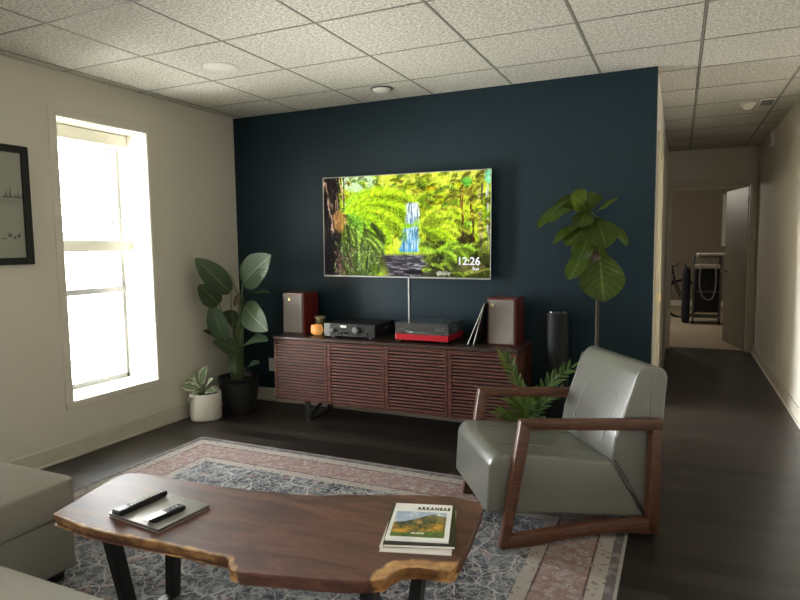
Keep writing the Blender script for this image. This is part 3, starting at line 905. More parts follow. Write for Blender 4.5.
single('power_cord', c, M['white'], 'white cord running down the blue wall below the television', 'cord', smooth=True)

# ------------------------------------------------------------------ sideboard
CX0, CX1, CY0, CY1, CZ0, CZ1 = -2.945, -.968, 3.965, 4.42, .168, .676
sb = thing('sideboard', 'long walnut sideboard with four slatted doors below the television', 'sideboard', ((CX0 + CX1) / 2, (CY0 + CY1) / 2, 0))
L2, D2 = (CX1 - CX0) / 2, (CY1 - CY0) / 2
c = B()
box(c, (-L2, -D2 + .03, CZ0), (-L2 + .02, D2, CZ1 - .02), .002); box(c, (L2 - .02, -D2 + .03, CZ0), (L2, D2, CZ1 - .02), .002)
box(c, (-L2 + .02, -D2 + .03, CZ0), (L2 - .02, D2, CZ0 + .02), .002); box(c, (-L2 + .02, D2 - .01, CZ0 + .02), (L2 - .02, D2, CZ1 - .02))
for i in (1, 2, 3): box(c, (-L2 + i * L2 / 2 - .009, -D2 + .04, CZ0 + .02), (-L2 + i * L2 / 2 + .009, D2 - .01, CZ1 - .02))
obj('cabinet_body', c, M['doorwood'], sb)
obj('cabinet_top', box(B(), (-L2 - .004, -D2 - .004, CZ1 - .020), (L2 + .004, D2 + .002, CZ1), .002), M['consoletop'], sb)
dwid = L2 / 2
for i in range(4):
    x0 = -L2 + i * dwid + .002; x1 = x0 + dwid - .004
    d = B(); z0, z1 = CZ0 + .002, CZ1 - .026; ya, yb = -D2, -D2 + .024
    st = .020
    for s0, s1 in ((x0, x0 + st + (.010 if i else .0)), (x1 - st, x1)):
        box(d, (s0, ya, z0), (s1, yb, z1), .0015)
    box(d, (x0 + st, ya + .001, z0), (x1 - st, yb, z0 + .010), .0015); box(d, (x0 + st, ya + .001, z1 - .010), (x1 - st, yb, z1), .0015)
    ns = 19; zz = z0 + .010; zs = z1 - .010
    for kx in range(ns):
        zc = zz + (kx + .5) * (zs - zz) / ns
        box(d, (x0 + st - .002, ya + .002, zc - .0070), (x1 - st + .002, yb - .004, zc + .0070), .002, rot=Matrix.Rotation(-.25, 4, 'X'))
    do = obj('door', d, M['doorwood'], sb)
    obj('backing_panel', box(B(), (x0 + .01, yb - .002, z0 + .005), (x1 - .01, yb + .003, z1 - .005)), M['black'], do)
for sx_ in (-.715, .715):
    lg = B(); ya, yb = -D2 + .06, D2 - .06
    bar(lg, (sx_, ya, CZ0), (sx_, ya, .0), .045, .012, Vector((0, 1, 0)), .002); bar(lg, (sx_, yb, CZ0), (sx_, yb, .0), .045, .012, Vector((0, 1, 0)), .002)
    box(lg, (sx_ - .0225, ya, 0), (sx_ + .0225, yb, .012), .002)
    box(lg, (sx_ - .0225, ya, CZ0 - .012), (sx_ + .0225, yb, CZ0), .002)
    bar(lg, (sx_, ya, .012), (sx_ + .0, yb, CZ0 - .015), .03, .01, Vector((0, 0, 1)), .002)
    obj('leg', lg, M['blackmetal'], sb)

CT = CZ1
def bookshelf_speaker(label, x, y, rz, w=.205, h=.335, d=.235):
    t = thing('bookshelf_speaker', label, 'speaker', (x, y, CT), rz, 'bookshelf speakers on the sideboard')
    c = B(); th = .018
    box(c, (-w / 2, -d / 2 + .012, 0), (-w / 2 + th, d / 2, h), .003); box(c, (w / 2 - th, -d / 2 + .012, 0), (w / 2, d / 2, h), .003)
    box(c, (-w / 2 + th, -d / 2 + .012, 0), (w / 2 - th, d / 2, th), .003); box(c, (-w / 2 + th, -d / 2 + .012, h - th), (w / 2 - th, d / 2, h), .003)
    box(c, (-w / 2 + th, d / 2 - .012, th), (w / 2 - th, d / 2 - .002, h - th))
    obj('cabinet', c, M['spkwood'], t)
    obj('grille', box(B(), (-w / 2 + .012, -d / 2, .012), (w / 2 - .012, -d / 2 + .02, h - .012), .006, 3), M['cloth'], t)
    bd = B(); lathe(bd, [(0, .004), (.011, .004), (.013, 0)], n=20, cap=False)
    bd.transform(Matrix.Translation((-w / 2 + .075 if x < -2 else -w / 2 + .04, -d / 2 - .0005, h - .05)) @ Matrix.Rotation(PI / 2, 4, 'X'))
    obj('badge', bd, M['chrome'], t, True)
    return t
bookshelf_speaker('cherry wood speaker with grey grille at the left end of the sideboard', -2.858, 4.235, 0.0)
bookshelf_speaker('cherry wood speaker with grey grille at the right end of the sideboard', -1.118, 4.235, 0.0)

# candle and jar
cd = thing('candle_holder', 'glowing orange candle holder beside the left speaker', 'candle', (-2.640, 4.135, CT))
k = NT('glowing_wax')
k1 = k.noise(k.coord(), 18, 2).outputs[0]
sh = k.bsdf((.55, .17, .03), .5)
em = k.n('ShaderNodeEmission', {'Color': k.mix(k1, (1.0, .34, .06), (1.0, .62, .22)), 'Strength': .42 / EF}).outputs[0]
M['wax'] = k.done(k.n('ShaderNodeAddShader', {0: sh, 1: em}).outputs[0])
bm = B(); bmesh.ops.create_icosphere(bm, subdivisions=3, radius=.045)
for v in bm.verts:
    q = v.co.copy(); s = max(abs(q.x), abs(q.y), abs(q.z) * .95)
    v.co = q * (.6 + .4 * .045 / s) * (1 + .09 * math.sin(q.x * 160 + q.z * 70) * math.cos(q.y * 140))
    if v.co.z > .038: v.co.z = .038 - (.016 if (v.co.xy.length < .022) else 0)
    v.co.z = max(v.co.z, -.046) + .046
obj('holder', bm, M['wax'], cd, True)
obj('wick', tube(B(), [(0, 0, .062), (.001, 0, .080)], .0015, 6), M['black'], cd)
jr = thing('glass_jar', 'olive glass jar with a lid behind the orange candle', 'jar', (-2.675, 4.24, CT))
obj('jar_body', lathe(B(), [(0, .002), (.038, .0), (.043, .006), (.043, .115), (.040, .125)], n=28, cap=False), simple('olive_glazed_glass', (.10, .085, .02), .2, var=.3), jr, True)
obj('lid', lathe(B(), [(.042, .123), (.044, .126), (.044, .138), (.040, .142), (0, .143)], n=28, cap=False), simple('tan_lid', (.28, .24, .14), .5), jr, True)

# amplifier
am = thing('stereo_amplifier', 'black stereo amplifier with knobs between the candle and the turntable', 'amplifier', (-2.295, 4.225, CT))
w, d, h = .445, .35, .100; z0 = .014
obj('case', box(B(), (-w / 2, -d / 2 + .01, z0), (w / 2, d / 2, z0 + h), .003), simple('black_case', (.005, .005, .007), .6, spec=.25), am)
obj('front_panel', box(B(), (-w / 2, -d / 2, z0), (w / 2, -d / 2 + .012, z0 + h), .003), M['black'], am)
obj('panel_glare', box(B(), (-w / 2 - .001, -d / 2 - .002, z0), (-w / 2 + .055, -d / 2 + .004, z0 + h), .003), M['grey'], am)['label'] = 'grey plate standing in for glare on the front panel'  # window glare on the panel's left end, put in as a grey plate
obj('display', box(B(), (-.075, -d / 2 - .0015, z0 + .070), (-.025, -d / 2 + .002, z0 + .086), .001), M['paper'], am)
def knob(x, z, r, parent, y=-.175):
    kb = B(); lathe(kb, [(0, .022), (r * .8, .022), (r, .016), (r * 1.05, 0)], n=24, cap=False)
    kb.transform(Matrix.Translation((x, y, z)) @ Matrix.Rotation(PI / 2, 4, 'X'))
    return obj('knob', kb, M['grey'], parent, True)
knob(.06, z0 + .055, .026, am); knob(-.145, z0 + .045, .016, am)
for x in (-.10, -.07, -.04, .12, .15): knob(x, z0 + .03, .007, am)
for x in (-.165, .165):
    for y in (-.12, .12):
        obj('foot', lathe(B(), [(.02, 0), (.022, .006), (.022, .015)], (x, y, 0), 20), M['silver'], am, True)
lb = B(); box(lb, (w / 2 - .001, -.01, z0 + .05), (w / 2 + .001, .05, z0 + .068))
obj('side_sticker', lb, M['grey'], am)

# turntable
tt = thing('turntable', 'red turntable under a clear dust cover in the middle of the sideboard', 'turntable', (-1.690, 4.20, CT))
w, d = .42, .33
obj('plinth', box(B(), (-w / 2, -d / 2, .018), (w / 2, d / 2, .062), .004), M['redgloss'], tt)
pt = B(); lathe(pt, [(0, .064), (.14, .064), (.147, .067), (.147, .080), (.14, .084), (0, .084)], (-.04, 0, 0), 48, False)
plo = obj('platter', pt, M['silver'], tt, True)
rc = B(); lathe(rc, [(0, .0855), (.146, .0855), (.146, .088), (0, .088)], (-.04, 0, 0), 48, False)
obj('vinyl_disc', rc, M['blackgloss'], plo, True)
ta = B(); tube(ta, bez((.165, .11, .105), (.19, -.04, .108), (.10, -.09, .098), 8), .005, 8); lathe(ta, [(.022, .062), (.022, .10), (.015, .112), (0, .113)], (.165, .11, 0), 20, False)
box(ta, (.088, -.105, .090), (.108, -.08, .102), .002)
obj('tonearm', ta, M['silver'], tt, True)
dc = B(); t_ = .003; zt = .145
box(dc, (-w / 2 + .003, -d / 2 + .003, zt - t_), (w / 2 - .003, d / 2 - .003, zt))
for lo, hi in (((-w / 2 + .003, -d / 2 + .003, .063), (w / 2 - .003, -d / 2 + .006, zt - t_)), ((-w / 2 + .003, d / 2 - .006, .063), (w / 2 - .003, d / 2 - .003, zt - t_)),
               ((-w / 2 + .003, -d / 2 + .006, .063), (-w / 2 + .006, d / 2 - .006, zt - t_)), ((w / 2 - .006, -d / 2 + .006, .063), (w / 2 - .003, d / 2 - .006, zt - t_))):
    box(dc, lo, hi)
obj('dust_cover', dc, M['acrylic'], tt)
for x in (-.17, .17):
    for y in (-.13, .13):
        obj('foot', lathe(B(), [(.022, 0), (.025, .005), (.025, .019)], (x, y, 0), 20), M['black'], tt, True)

# records leaning on the right speaker
def record(name, label, xb, lean, mat, y):
    t = thing(name, label, 'record', (xb, y, CT), 0, 'record sleeves leaning on the right speaker')
    s = B(); box(s, (-.004, -.155, 0), (0.0, .155, .310), .001)
    s.transform(Matrix.Rotation(lean, 4, 'Y')); s.transform(Matrix.Translation((0, 0, .004 * math.sin(lean))))
    so = obj('sleeve', s, mat, t)
    s = B(); box(s, (-.0045, -.1565, .002), (.0005, -.1552, .308))
    s.transform(Matrix.Rotation(lean, 4, 'Y')); s.transform(Matrix.Translation((0, 0, .004 * math.sin(lean))))
    obj('sleeve_edge', s, M['paper'], t)
    return t
record('record_sleeve', 'white edged record sleeve leaning outermost beside the right speaker', -1.345, .40, simple('dark_sleeve', (.02, .02, .024), .4), 4.215)
record('record_sleeve', 'dark record sleeve leaning between the outer sleeve and the right speaker', -1.305, .27, simple('darker_sleeve', (.04, .035, .035), .4), 4.225)

# ------------------------------------------------------------------ tower beside the sideboard
tw = thing('tower_speaker', 'tall slim black tower standing between the sideboard and the fig plant', 'tower', (-.752, 4.24, 0))
obj('tower_base', lathe(B(), [(0, 0), (.125, 0), (.128, .008), (.115, .022), (.075, .03)], n=40, cap=False), M['black'], tw, True)
obj('tower_body', lathe(B(), [(.074, .03), (.076, .04), (.076, .90), (.072, .915)], n=40, cap=False), simple('tower_mesh', (.006, .007, .008), .6, spec=.2, vs=90, bump=.2, bs=300), tw, True)
obj('tower_cap', lathe(B(), [(.073, .913), (.070, .924), (.0, .926)], n=40, cap=False), M['blackgloss'], tw, True)

# ------------------------------------------------------------------ plants
def pot(parent, prof, mat, soil_r, soil_z, nm='pot'):
    p = obj(nm, lathe(B(), prof, n=48, cap=False), mat, parent, True, angle=50)
    s = B(); lathe(s, [(0, soil_z + .008), (soil_r * .5, soil_z + .010), (soil_r, soil_z)], n=32, cap=False)
    obj('soil', s, M['soil'], parent, True)
    return p
# bird of paradise in the corner
PX, PY = -3.40, 4.075
bp = thing('bird_of_paradise_plant', 'tall broad-leaved plant in a black pot in the corner by the window', 'plant', (PX, PY, 0))
pp = pot(bp, [(0, .0), (.125, 0), (.135, .012), (.152, .12), (.166, .23), (.170, .272), (.174, .276), (.174, .296), (.166, .298), (.160, .285), (.150, .10), (0, .09)], M['potdark'], .160, .255)
em = B(); box(em, (-.028, -.1, .0), (.028, -.08, .008), .003)
em = B()
tube(em, [(math.sin(a) * .172 , -math.cos(a) * .172, .245) for a in (-.25, -.12, 0, .12, .25)], .003, 6)
obj('pot_ornament', em, M['grey'], pp)
core = Vector((PX, PY, .26))
PL = [  # base px, tip px, width m, depth of base, depth of tip, facing
    ((230, 292), (195, 258), .165, 3.92, 3.72, (.5, -.75, .35), .06),
    ((243, 283), (271, 255), .215, 4.02, 3.94, (.1, -.95, .12), .06),
    ((219, 304), (198, 285), .150, 3.90, 3.74, (.6, -.7, .3), .10),
    ((225, 340), (211, 303), .150, 3.93, 3.86, (.2, -.95, .25), .08),
    ((245, 306), (268, 331), .185, 4.02, 3.88, (.1, -.95, .15), .12),
    ((244, 297), (270, 293), .10, 4.10, 3.98, (0, -.25, 1), .12),
    ((244, 345), (268, 341), .13, 4.00, 3.86, (-.1, -.5, .9), .16),
    ((240, 352), (213, 341), .13, 3.98, 3.86, (.2, -.6, .8), .14),
    ((232, 354), (236, 374), .085, 3.98, 3.90, (0, -.9, .4), .15),
    ((246, 370), (260, 363), .085, 4.02, 3.90, (-.2, -.5, .8), .16),
    ((232, 312), (239, 330), .10, 4.16, 4.14, (.1, -.9, .3), .1),
    ((221, 338), (203, 331), .10, 4.0, 3.86, (.2, -.5, .9), .1),
    ((236, 322), (222, 312), .12, 4.22, 4.18, (.2, -.6, .7), .1),
]
for (b, t, w, yb, yt, nrm, bend) in PL:
    pb = at(b[0], b[1], yb); pt_ = at(t[0], t[1], yt)
    pb.x = max(pb.x, XL + .05); pt_.x = max(pt_.x, XL + .03)
    lo = leafobj('leaf', leaf(B(), pb, pt_, w * 1.2, nrm, bend, .12, 'palm', 8, 16, .06), M['palmleaf'], bp)
    st = core + Vector((rnd.uniform(-.05, .05), rnd.uniform(-.04, .04), 0))
    mid = Vector((st.x * .6 + pb.x * .4, st.y * .6 + pb.y * .4, (st.z + pb.z) / 2 + .12))
    s = B(); tube(s, bez(st, mid, pb, 10), [.010 - .0006 * i for i in range(11)], 7)
    obj('stalk', s, M['stalk'], lo, True, True)
s = B()
a = at(239, 297, 4.08); b_ = at(226, 262, 4.05)
tube(s, [core, a, b_], [.008, .006, .001], 6)
obj('spear', s, M['stalk'], bp, True, True)
s = B(); leaf(s, at(240, 294, 4.0), at(235, 307, 3.98), .06, (0, -1, 0), .1, .3, 'ovate', 6, 8, .2)
leafobj('dry_leaf', s, M['dry'], bp)
for i in range(4):
    s = B(); q = core + Vector((rnd.uniform(-.06, .06), rnd.uniform(-.03, .03), 0))
    tube(s, [q, q + Vector((rnd.uniform(-.02, .02), 0, .25)), q + Vector((rnd.uniform(-.03, .05), 0, .5))], [.016, .012, .007], 8)
    obj('stem', s, M['stalk'], bp, True, True)

# small variegated plant in a white pot
sp = thing('variegated_plant', 'small variegated plant in a white pot on the floor under the window', 'plant', (-3.478, 3.752, 0))
pot(sp, [(0, 0), (.112, 0), (.120, .006), (.124, .03), (.124, .218), (.121, .222), (.116, .218), (.114, .08), (0, .06)], M['potwhite'], .113, .195)
SC = Vector((-3.478, 3.752, .20))
def spt(px, py, dy): return at(px, py, 3.752 + dy)
for b, t, w, dy0, dy1, nrm in (((201, 384), (207, 366), .085, 0, -.04, (.2, -.9, .4)), ((200, 386), (196, 370), .07, .0, .05, (0, -.7, .6)), ((199, 389), (181, 386), .10, -.03, -.08, (0, -.6, .8)),
        ((200, 389), (183, 378), .08, .0, -.0, (0, -.6, .8)), ((206, 388), (213, 379), .075, -.03, -.10, (0, -.7, .7)), ((199, 392), (188, 402), .09, -.07, -.14, (-.4, -.8, .3)), ((195, 391), (187, 410), .075, -.06, -.13, (-.5, -.8, .2)),
        ((206, 391), (215, 392), .07, -.05, -.11, (.3, -.6, .7)), ((203, 386), (205, 375), .06, .02, .06, (0, -.8, .5)), ((208, 390), (218, 388), .06, .02, .02, (.2, -.5, .8))):
    pb = spt(b[0], b[1], dy0); pt_ = spt(t[0], t[1], dy1)
    lo = leafobj('leaf', leaf(B(), pb, pt_, w, nrm, .12, .12, 'ovate', 6, 10, .05), M['rubberleaf'], sp)
    s = B(); tube(s, bez(SC + Vector((rnd.uniform(-.02, .02), rnd.uniform(-.02, .02), 0)), (SC + pb) / 2 + Vector((0, 0, .05)), pb, 6), .004, 6)
    obj('stalk', s, M['stalk'], lo, True, True)

# fiddle leaf fig behind the armchair
GX, GY = -.492, 4.12
fg = thing('fiddle_leaf_fig', 'fiddle leaf fig tree behind the armchair against the blue wall', 'plant', (GX, GY, 0))
pot(fg, [(0, 0), (.115, 0), (.125, .01), (.15, .24), (.152, .25), (.143, .25), (.13, .05), (0, .04)], M['potdark'], .141, .215)
tr = B(); pts = [Vector((GX, GY, .2)), at(596.5, 390, GY), at(597, 330, GY), at(597.5, 300, GY), at(596, 265, GY - .01), at(592, 235, GY), at(589, 214, GY), at(584, 203, GY)]
tube(tr, pts, [.014, .013, .012, .011, .010, .008, .007, .004], 10)
obj('trunk', tr, M['trunk'], fg, True, True)
for b, t, w, yb, yt, nrm, bend in (((569, 199), (538, 229), .135, 4.08, 3.95, (-.5, -.6, .6), .12), ((590, 213), (571, 194), .19, 4.10, 4.0, (0, -.75, .65), .10), ((588, 212), (602, 199), .15, 4.12, 4.02, (.1, -.7, .7), .10),
        ((594, 213), (618, 199), .10, 4.08, 4.0, (0, -.6, .9), .05), ((610, 222), (627, 246), .085, 4.10, 4.02, (.5, -.6, .6), .10), ((589, 220), (553, 245), .105, 4.05, 3.92, (-.2, -.5, .9), .18),
        ((591, 225), (566, 246), .15, 4.04, 3.88, (-.1, -.8, .6), .10), ((597, 217), (606, 248), .20, 4.06, 3.93, (.1, -.9, .4), .10), ((590, 246), (569, 280), .155, 4.05, 3.92, (-.35, -.85, .3), .06),
        ((599, 246), (604, 302), .285, 4.02, 3.93, (.05, -.98, .2), .06), ((584, 203), (548, 222), .12, 4.16, 4.2, (-.3, -.6, .7), .10), ((604, 262), (618, 290), .16, 4.1, 4.14, (.5, -.8, .2), .06), ((586, 206), (556, 203), .14, 4.14, 4.08, (-.2, -.7, .7), .12), ((592, 231), (578, 262), .16, 4.06, 3.98, (-.2, -.9, .3), .08), ((594, 222), (613, 240), .14, 4.08, 4.0, (.3, -.8, .5), .10), ((587, 210), (580, 228), .15, 4.08, 3.97, (-.1, -.8, .6), .10), ((590, 207), (590, 192), .12, 4.16, 4.18, (.1, -.9, .5), .10)):
    pb = at(b[0], b[1], yb); pt_ = at(t[0], t[1], yt)
    lo = leafobj('leaf', leaf(B(), pb, pt_, w, nrm, bend, .10, 'fiddle', 10, 16, .10), M['figleaf'], fg)
    near = min(pts[2:], key=lambda p: (p - pb).length)
    s = B(); tube(s, [near, (near + pb) / 2 + Vector((0, 0, .01)), pb], .004, 6)
    obj('stalk', s, M['stalk'], lo, True, True)
s = B(); leaf(s, at(596, 251, 3.99), at(593, 263, 3.97), .07, (0, -1, 0), .1, .2, 'ovate', 6, 8, .1)
leafobj('dry_leaf', s, M['dry'], fg)

# zz plant between the sideboard and the armchair
ZX, ZY = -.83, 3.72
zz = thing('zz_plant', 'leafy green plant with arching stems behind the armchair', 'plant', (ZX, ZY, 0))
pot(zz, [(0, 0), (.10, 0), (.11, .008), (.125, .17), (.127, .18), (.118, .18), (.105, .04), (0, .03)], M['potdark'], .117, .155)
zc = Vector((ZX, ZY, .16))
for (t, dy, lw) in (((504, 358), -.12, .036), ((519, 386), -.18, .03), ((508, 402), -.22, .028), ((571, 368), .08, .032), ((553, 380), .02, .03), ((560, 392), -.1, .03), ((534, 392), -.25, .028), ((499, 414), -.2, .026), ((543, 398), -.2, .03), ((522, 398), .12, .03)):
    tip = at(t[0], t[1], ZY + dy)
    mid = zc * .5 + tip * .5; mid.z = max(mid.z, tip.z * .75 + .06); mid.x = zc.x * .62 + tip.x * .38
    p = bez(zc + Vector((rnd.uniform(-.04, .04), rnd.uniform(-.04, .04), 0)), mid, tip, 26)
    s = B(); tube(s, p, [.007 - .0002 * i for i in range(27)], 6)
    so = obj('stem', s, M['stalk'], zz, True, True)
    lf = B()
    for i in range(8, 27, 2):
        q = p[i]; tg = (p[min(i + 1, 26)] - p[i - 1]).normalized()
        sd_ = tg.cross(Vector((.1, -.7, .7))).normalized()
        for sg in (-1, 1):
            if i == 26 and sg < 0: continue
            dirv = (tg * .8 + sd_ * sg * .75 + Vector((rnd.uniform(-.15, .15), rnd.uniform(-.3, .1), rnd.uniform(-.1, .2)))).normalized()
            if i >= 26: dirv = tg
            ll = rnd.uniform(.065, .085)
            leaf(lf, q, q + dirv * ll, lw * .62, (.1, -.7, .7), .08, .2, 'ovate', 4, 6)
    leafobj('leaflet', lf, M['zzleaf'], so)

# ------------------------------------------------------------------ rug
RX0, RX1, RY0, RY1 = -3.148, -.188, -.66, 3.345
rg = B(); box(rg, (-1.48, -2.0025, 0), (1.48, 2.0025, .009), .004)
o = single('area_rug', rg, M['rug'], 'worn navy and cream patterned rug with a rose border under the coffee table', 'rug')
o.location = ((RX0 + RX1) / 2, (RY0 + RY1) / 2, .0005)
RZ = .0095

# ------------------------------------------------------------------ coffee table
TZ = .45
ctx, cty = -1.3, 1.65
ct = thing('coffee_table', 'live edge walnut slab coffee table on black metal legs', 'table', (ctx, cty, RZ))
def tp(px, py):
    d = RT * ((px - 400) / FPX) + UP * (-(py - 300) / FPX) + FW
    q = EYE + d * ((TZ - EYE.z) / d.z)
    return (q.x, q.y)
front = [(53, 514), (66, 519), (84, 526), (106, 531.5), (130, 536), (155, 541), (178, 545.5), (198, 550), (214, 553.5), (226, 556), (230, 559), (229, 564), (231, 568), (240, 571.5), (262, 573.5), (290, 576), (318, 578.5), (345, 580), (364, 580), (384, 578), (393, 572), (402, 567), (416, 566), (430, 567.5), (443, 569), (452, 570)]
right = [(460, 560), (469, 541), (477, 522), (483, 508)]
back = [(478, 502.5), (466, 499), (448, 496), (420, 495), (385, 495), (350, 494.5), (322, 495.5), (298, 494.5), (276, 492), (252, 490), (225, 487), (200, 483), (175, 479), (150, 474.5), (128, 473), (112, 479), (95, 489), (75, 501)]
# sapwood weight per outline point
sapw = []
for p in front:
    if p[0] < 226: sapw.append(.62)
    elif p[0] < 232: sapw.append(.9)
    elif p[0] < 350: sapw.append(0.0)
    elif p[0] < 380: sapw.append(.25)
    else: sapw.append(1.0)
for p in right: sapw.append(.55 if p[1] > 555 else .15)
for p in back: sapw.append(.55 if p[0] > 430 else (.5 if p[0] > 200 else .35))
out2 = [Vector((*tp(*p), 0)) for p in front + right + back]
# densify with slight natural wobble
dens, dw_ = [], []
for i, p in enumerate(out2):
    q = out2[(i + 1) % len(out2)]
    for s_ in range(4):
        t = s_ / 4
        r_ = p.lerp(q, t); w_ = sapw[i] * (1 - t) + sapw[(i + 1) % len(out2)] * t
        if s_: r_ += Vector((rnd.uniform(-1, 1), rnd.uniform(-1, 1), 0)) * .0018
        dens.append(r_); dw_.append(w_)
cen = sum(dens, Vector()) / len(dens)
N = len(dens)
bm = B(); sap = bm.verts.layers.float.new('sapwood')
def inward(i, dist):
    t = (dens[(i + 2) % N] - dens[i - 2]); t.z = 0; t.normalize()
    n_ = Vector((-t.y, t.x, 0))
    return dens[i] + n_ * dist
TH = .040
from mathutils.geometry import delaunay_2d_cdt
area = sum(dens[i].x * dens[(i + 1) % N].y - dens[(i + 1) % N].x * dens[i].y for i in range(N))
sg = 1 if area > 0 else -1
pts2 = [p.to_2d() for p in dens]
def inside(q):
    c = False
    for i in range(N):
        a, b = pts2[i], pts2[i - 1]
        if (a.y > q.y) != (b.y > q.y) and q.x < (b.x - a.x) * (q.y - a.y) / (b.y - a.y) + a.x: c = not c
    return c
ins = []
gx = min(p.x for p in pts2)
while gx < max(p.x for p in pts2):
    gy = min(p.y for p in pts2)
    while gy < max(p.y for p in pts2):
        q = Vector((gx + rnd.uniform(-.003, .003), gy + rnd.uniform(-.003, .003)))
        if inside(q) and min((q - p).length for p in pts2) > .012: ins.append(q)
        gy += .018
    gx += .018
cv, ce, cf, ov, oe, of = delaunay_2d_cdt(pts2 + ins, [(i, (i + 1) % N) for i in range(N)], [list(range(N)) if sg > 0 else list(range(N))[::-1]], 1, 1e-6)
def sapat(q):
    best = 0
    for p, w_ in zip(pts2, dw_):
        d = (q - p).length
        best = max(best, w_ * max(0, 1 - d / (.075 if w_ > .95 and p.x > -1.0 else .034)))
    return best
for z, flip in ((TZ, False), (TZ - TH, True)):
    vs = []
    for q in cv:
        v = bm.verts.new((q.x, q.y, z)); v[sap] = sapat(q); vs.append(v)
    for f in cf:
        try: bm.faces.new([vs[k] for k in (f[::-1] if flip else f)])
        except ValueError: pass
rows = []
for dist, z, k_ in ((.0, TZ, 1.0), (-.002, TZ - .004, 1.0), (.006, TZ - .014, 1.0), (.014, TZ - .028, .9), (.020, TZ - TH, .6)):
    row = []
    for i in range(N):
        q = inward(i, (dist * dw_[i] if dist > 0 else dist) * sg) if dist else dens[i]
        dd = 0 if dist == 0 else rnd.uniform(-1, 1) * .0015 * dw_[i]
        v = bm.verts.new((q.x + dd, q.y + dd, z)); v[sap] = min(1, k_ * dw_[i])
        row.append(v)
    rows.append(row)
for a, b in zip(rows, rows[1:]):
    for i in range(N):
        j = (i + 1) % N
        bm.faces.new((a[i], a[j], b[j], b[i]))
bmesh.ops.remove_doubles(bm, verts=list(bm.verts), dist=1e-5)
bm.transform(Matrix.Translation((-ctx, -cty, -RZ)))
obj('slab_top', bm, M['slab'], ct, True, angle=50)
def table_leg(x, ytf, ytb, ybf, ybb):
    lg = B(); w_, t_ = .055, .055
    z0, z1 = 0.0, TZ - TH - RZ - .0005
    fx = x - ctx
    U = Vector((0, 1, 0))
    prism(lg, [(ytf - cty, z1), (ytf - cty + .048, z1), (ybf - cty + .04, .012), (ybb - cty - .04, .012), (ytb - cty - .048, z1), (ytb - cty, z1), (ybb - cty, 0), (ybf - cty, 0)], 'x', fx - .022, fx + .022, .003)
    return obj('leg', lg, M['blackmetal'], ct)
table_leg(-1.80, 1.415, 1.76, 1.50, 1.735)
table_leg(-.785, 1.445, 1.93, 1.52, 1.75)
mp = B(); box(mp, (-1.80 - ctx - .04, 1.53 - cty, TZ - TH - RZ - .006), (-1.80 - ctx + .04, 1.70 - cty, TZ - TH - RZ)); obj('mounting_plate', mp, M['blackmetal'], ct)

# grey tray-like box with remotes; magazines
def flat_basis(p0, px_, py_):
    """rotation/origin from three seen points on the table top"""
    return None
sl = thing('slate_board', 'flat grey board on the left end of the coffee table', 'board', (-1.660, 1.540, TZ), math.radians(-5.5))
sw_, sd_ = .265, .222
k = NT('grey_slate')
c = k.coord()
nz = k.noise(c, 9, 5, .6).outputs[0]
M['slate'] = k.done(k.bsdf(k.mix(nz, (.17, .165, .16), (.30, .29, .28)), .3, 0, k.bump(nz, .1, .004)))
obj('board_cover', box(B(), (-sw_ / 2, -sd_ / 2, .010), (sw_ / 2, sd_ / 2, .0135), .001), M['slate'], sl)
obj('board_core', box(B(), (-sw_ / 2 + .003, -sd_ / 2 + .003, .002), (sw_ / 2 - .003, sd_ / 2 - .003, .0101)), simple('dark_core', (.07, .05, .045), .6), sl)
obj('board_bottom', box(B(), (-sw_ / 2, -sd_ / 2, 0), (sw_ / 2, sd_ / 2, .0025), .001), M['slate'], sl)
BZ = TZ + .0135
def pxz(px, py, z):
    d = RT * ((px - 400) / FPX) + UP * (-(py - 300) / FPX) + FW
    return EYE + d * ((z - EYE.z) / d.z)
def remote(name, label, a, b, w, h, mat, nb):
    A_ = pxz(*a, BZ + h); B_ = pxz(*b, BZ + h)
    L = (B_ - A_).length; ang = math.atan2(B_.y - A_.y, B_.x - A_.x)
    c = (A_ + B_) / 2
    t = thing(name, label, 'remote control', (c.x, c.y, BZ), ang)
    pr = [(-L / 2, h * .3), (-L / 2 + .012, 0), (L / 2 - .012, 0), (L / 2, h * .35), (L / 2 - .003, h), (-L / 2 + .003, h)]
    obj('remote_body', prism(B(), pr, 'y', -w / 2, w / 2, .003, 3), mat[0], t, True)
    obj('face_plate', box(B(), (-L / 2 + .004, -w / 2 + .003, h - .001), (L / 2 - .004, w / 2 - .003, h + .0012), .001), mat[1], t)
    bt = B()
    for i in range(nb[0]):
        for j in range(nb[1]):
            x = -L / 2 + L * nb[2] + i * (L * nb[3]) / max(1, nb[0] - 1); y = (-w / 2 + .010) + j * (w - .02) / max(1, nb[1] - 1)
            box(bt, (x - .0035, y - .0035, h + .001), (x + .0035, y + .0035, h + .003), .001)
    obj('button', bt, mat[2], t)
    return t
remote('television_remote', 'long black remote with pale buttons on the grey board', (115, 511), (164, 489.5), .042, .020, (M['black'], M['black'], M['white']), (12, 3, .28, .62))
r2 = remote('streaming_remote', 'shorter black remote with a silver end on the grey board', (149, 518.5), (183, 504), .038, .017, (M['black'], M['black'], M['black']), (4, 2, .55, .35))
Lr = .17
obj('silver_end', box(B(), (-.083, -.0165, .0175), (-.01, .0165, .0195), .001), M['silver'], r2)['label'] = 'silver lower end'

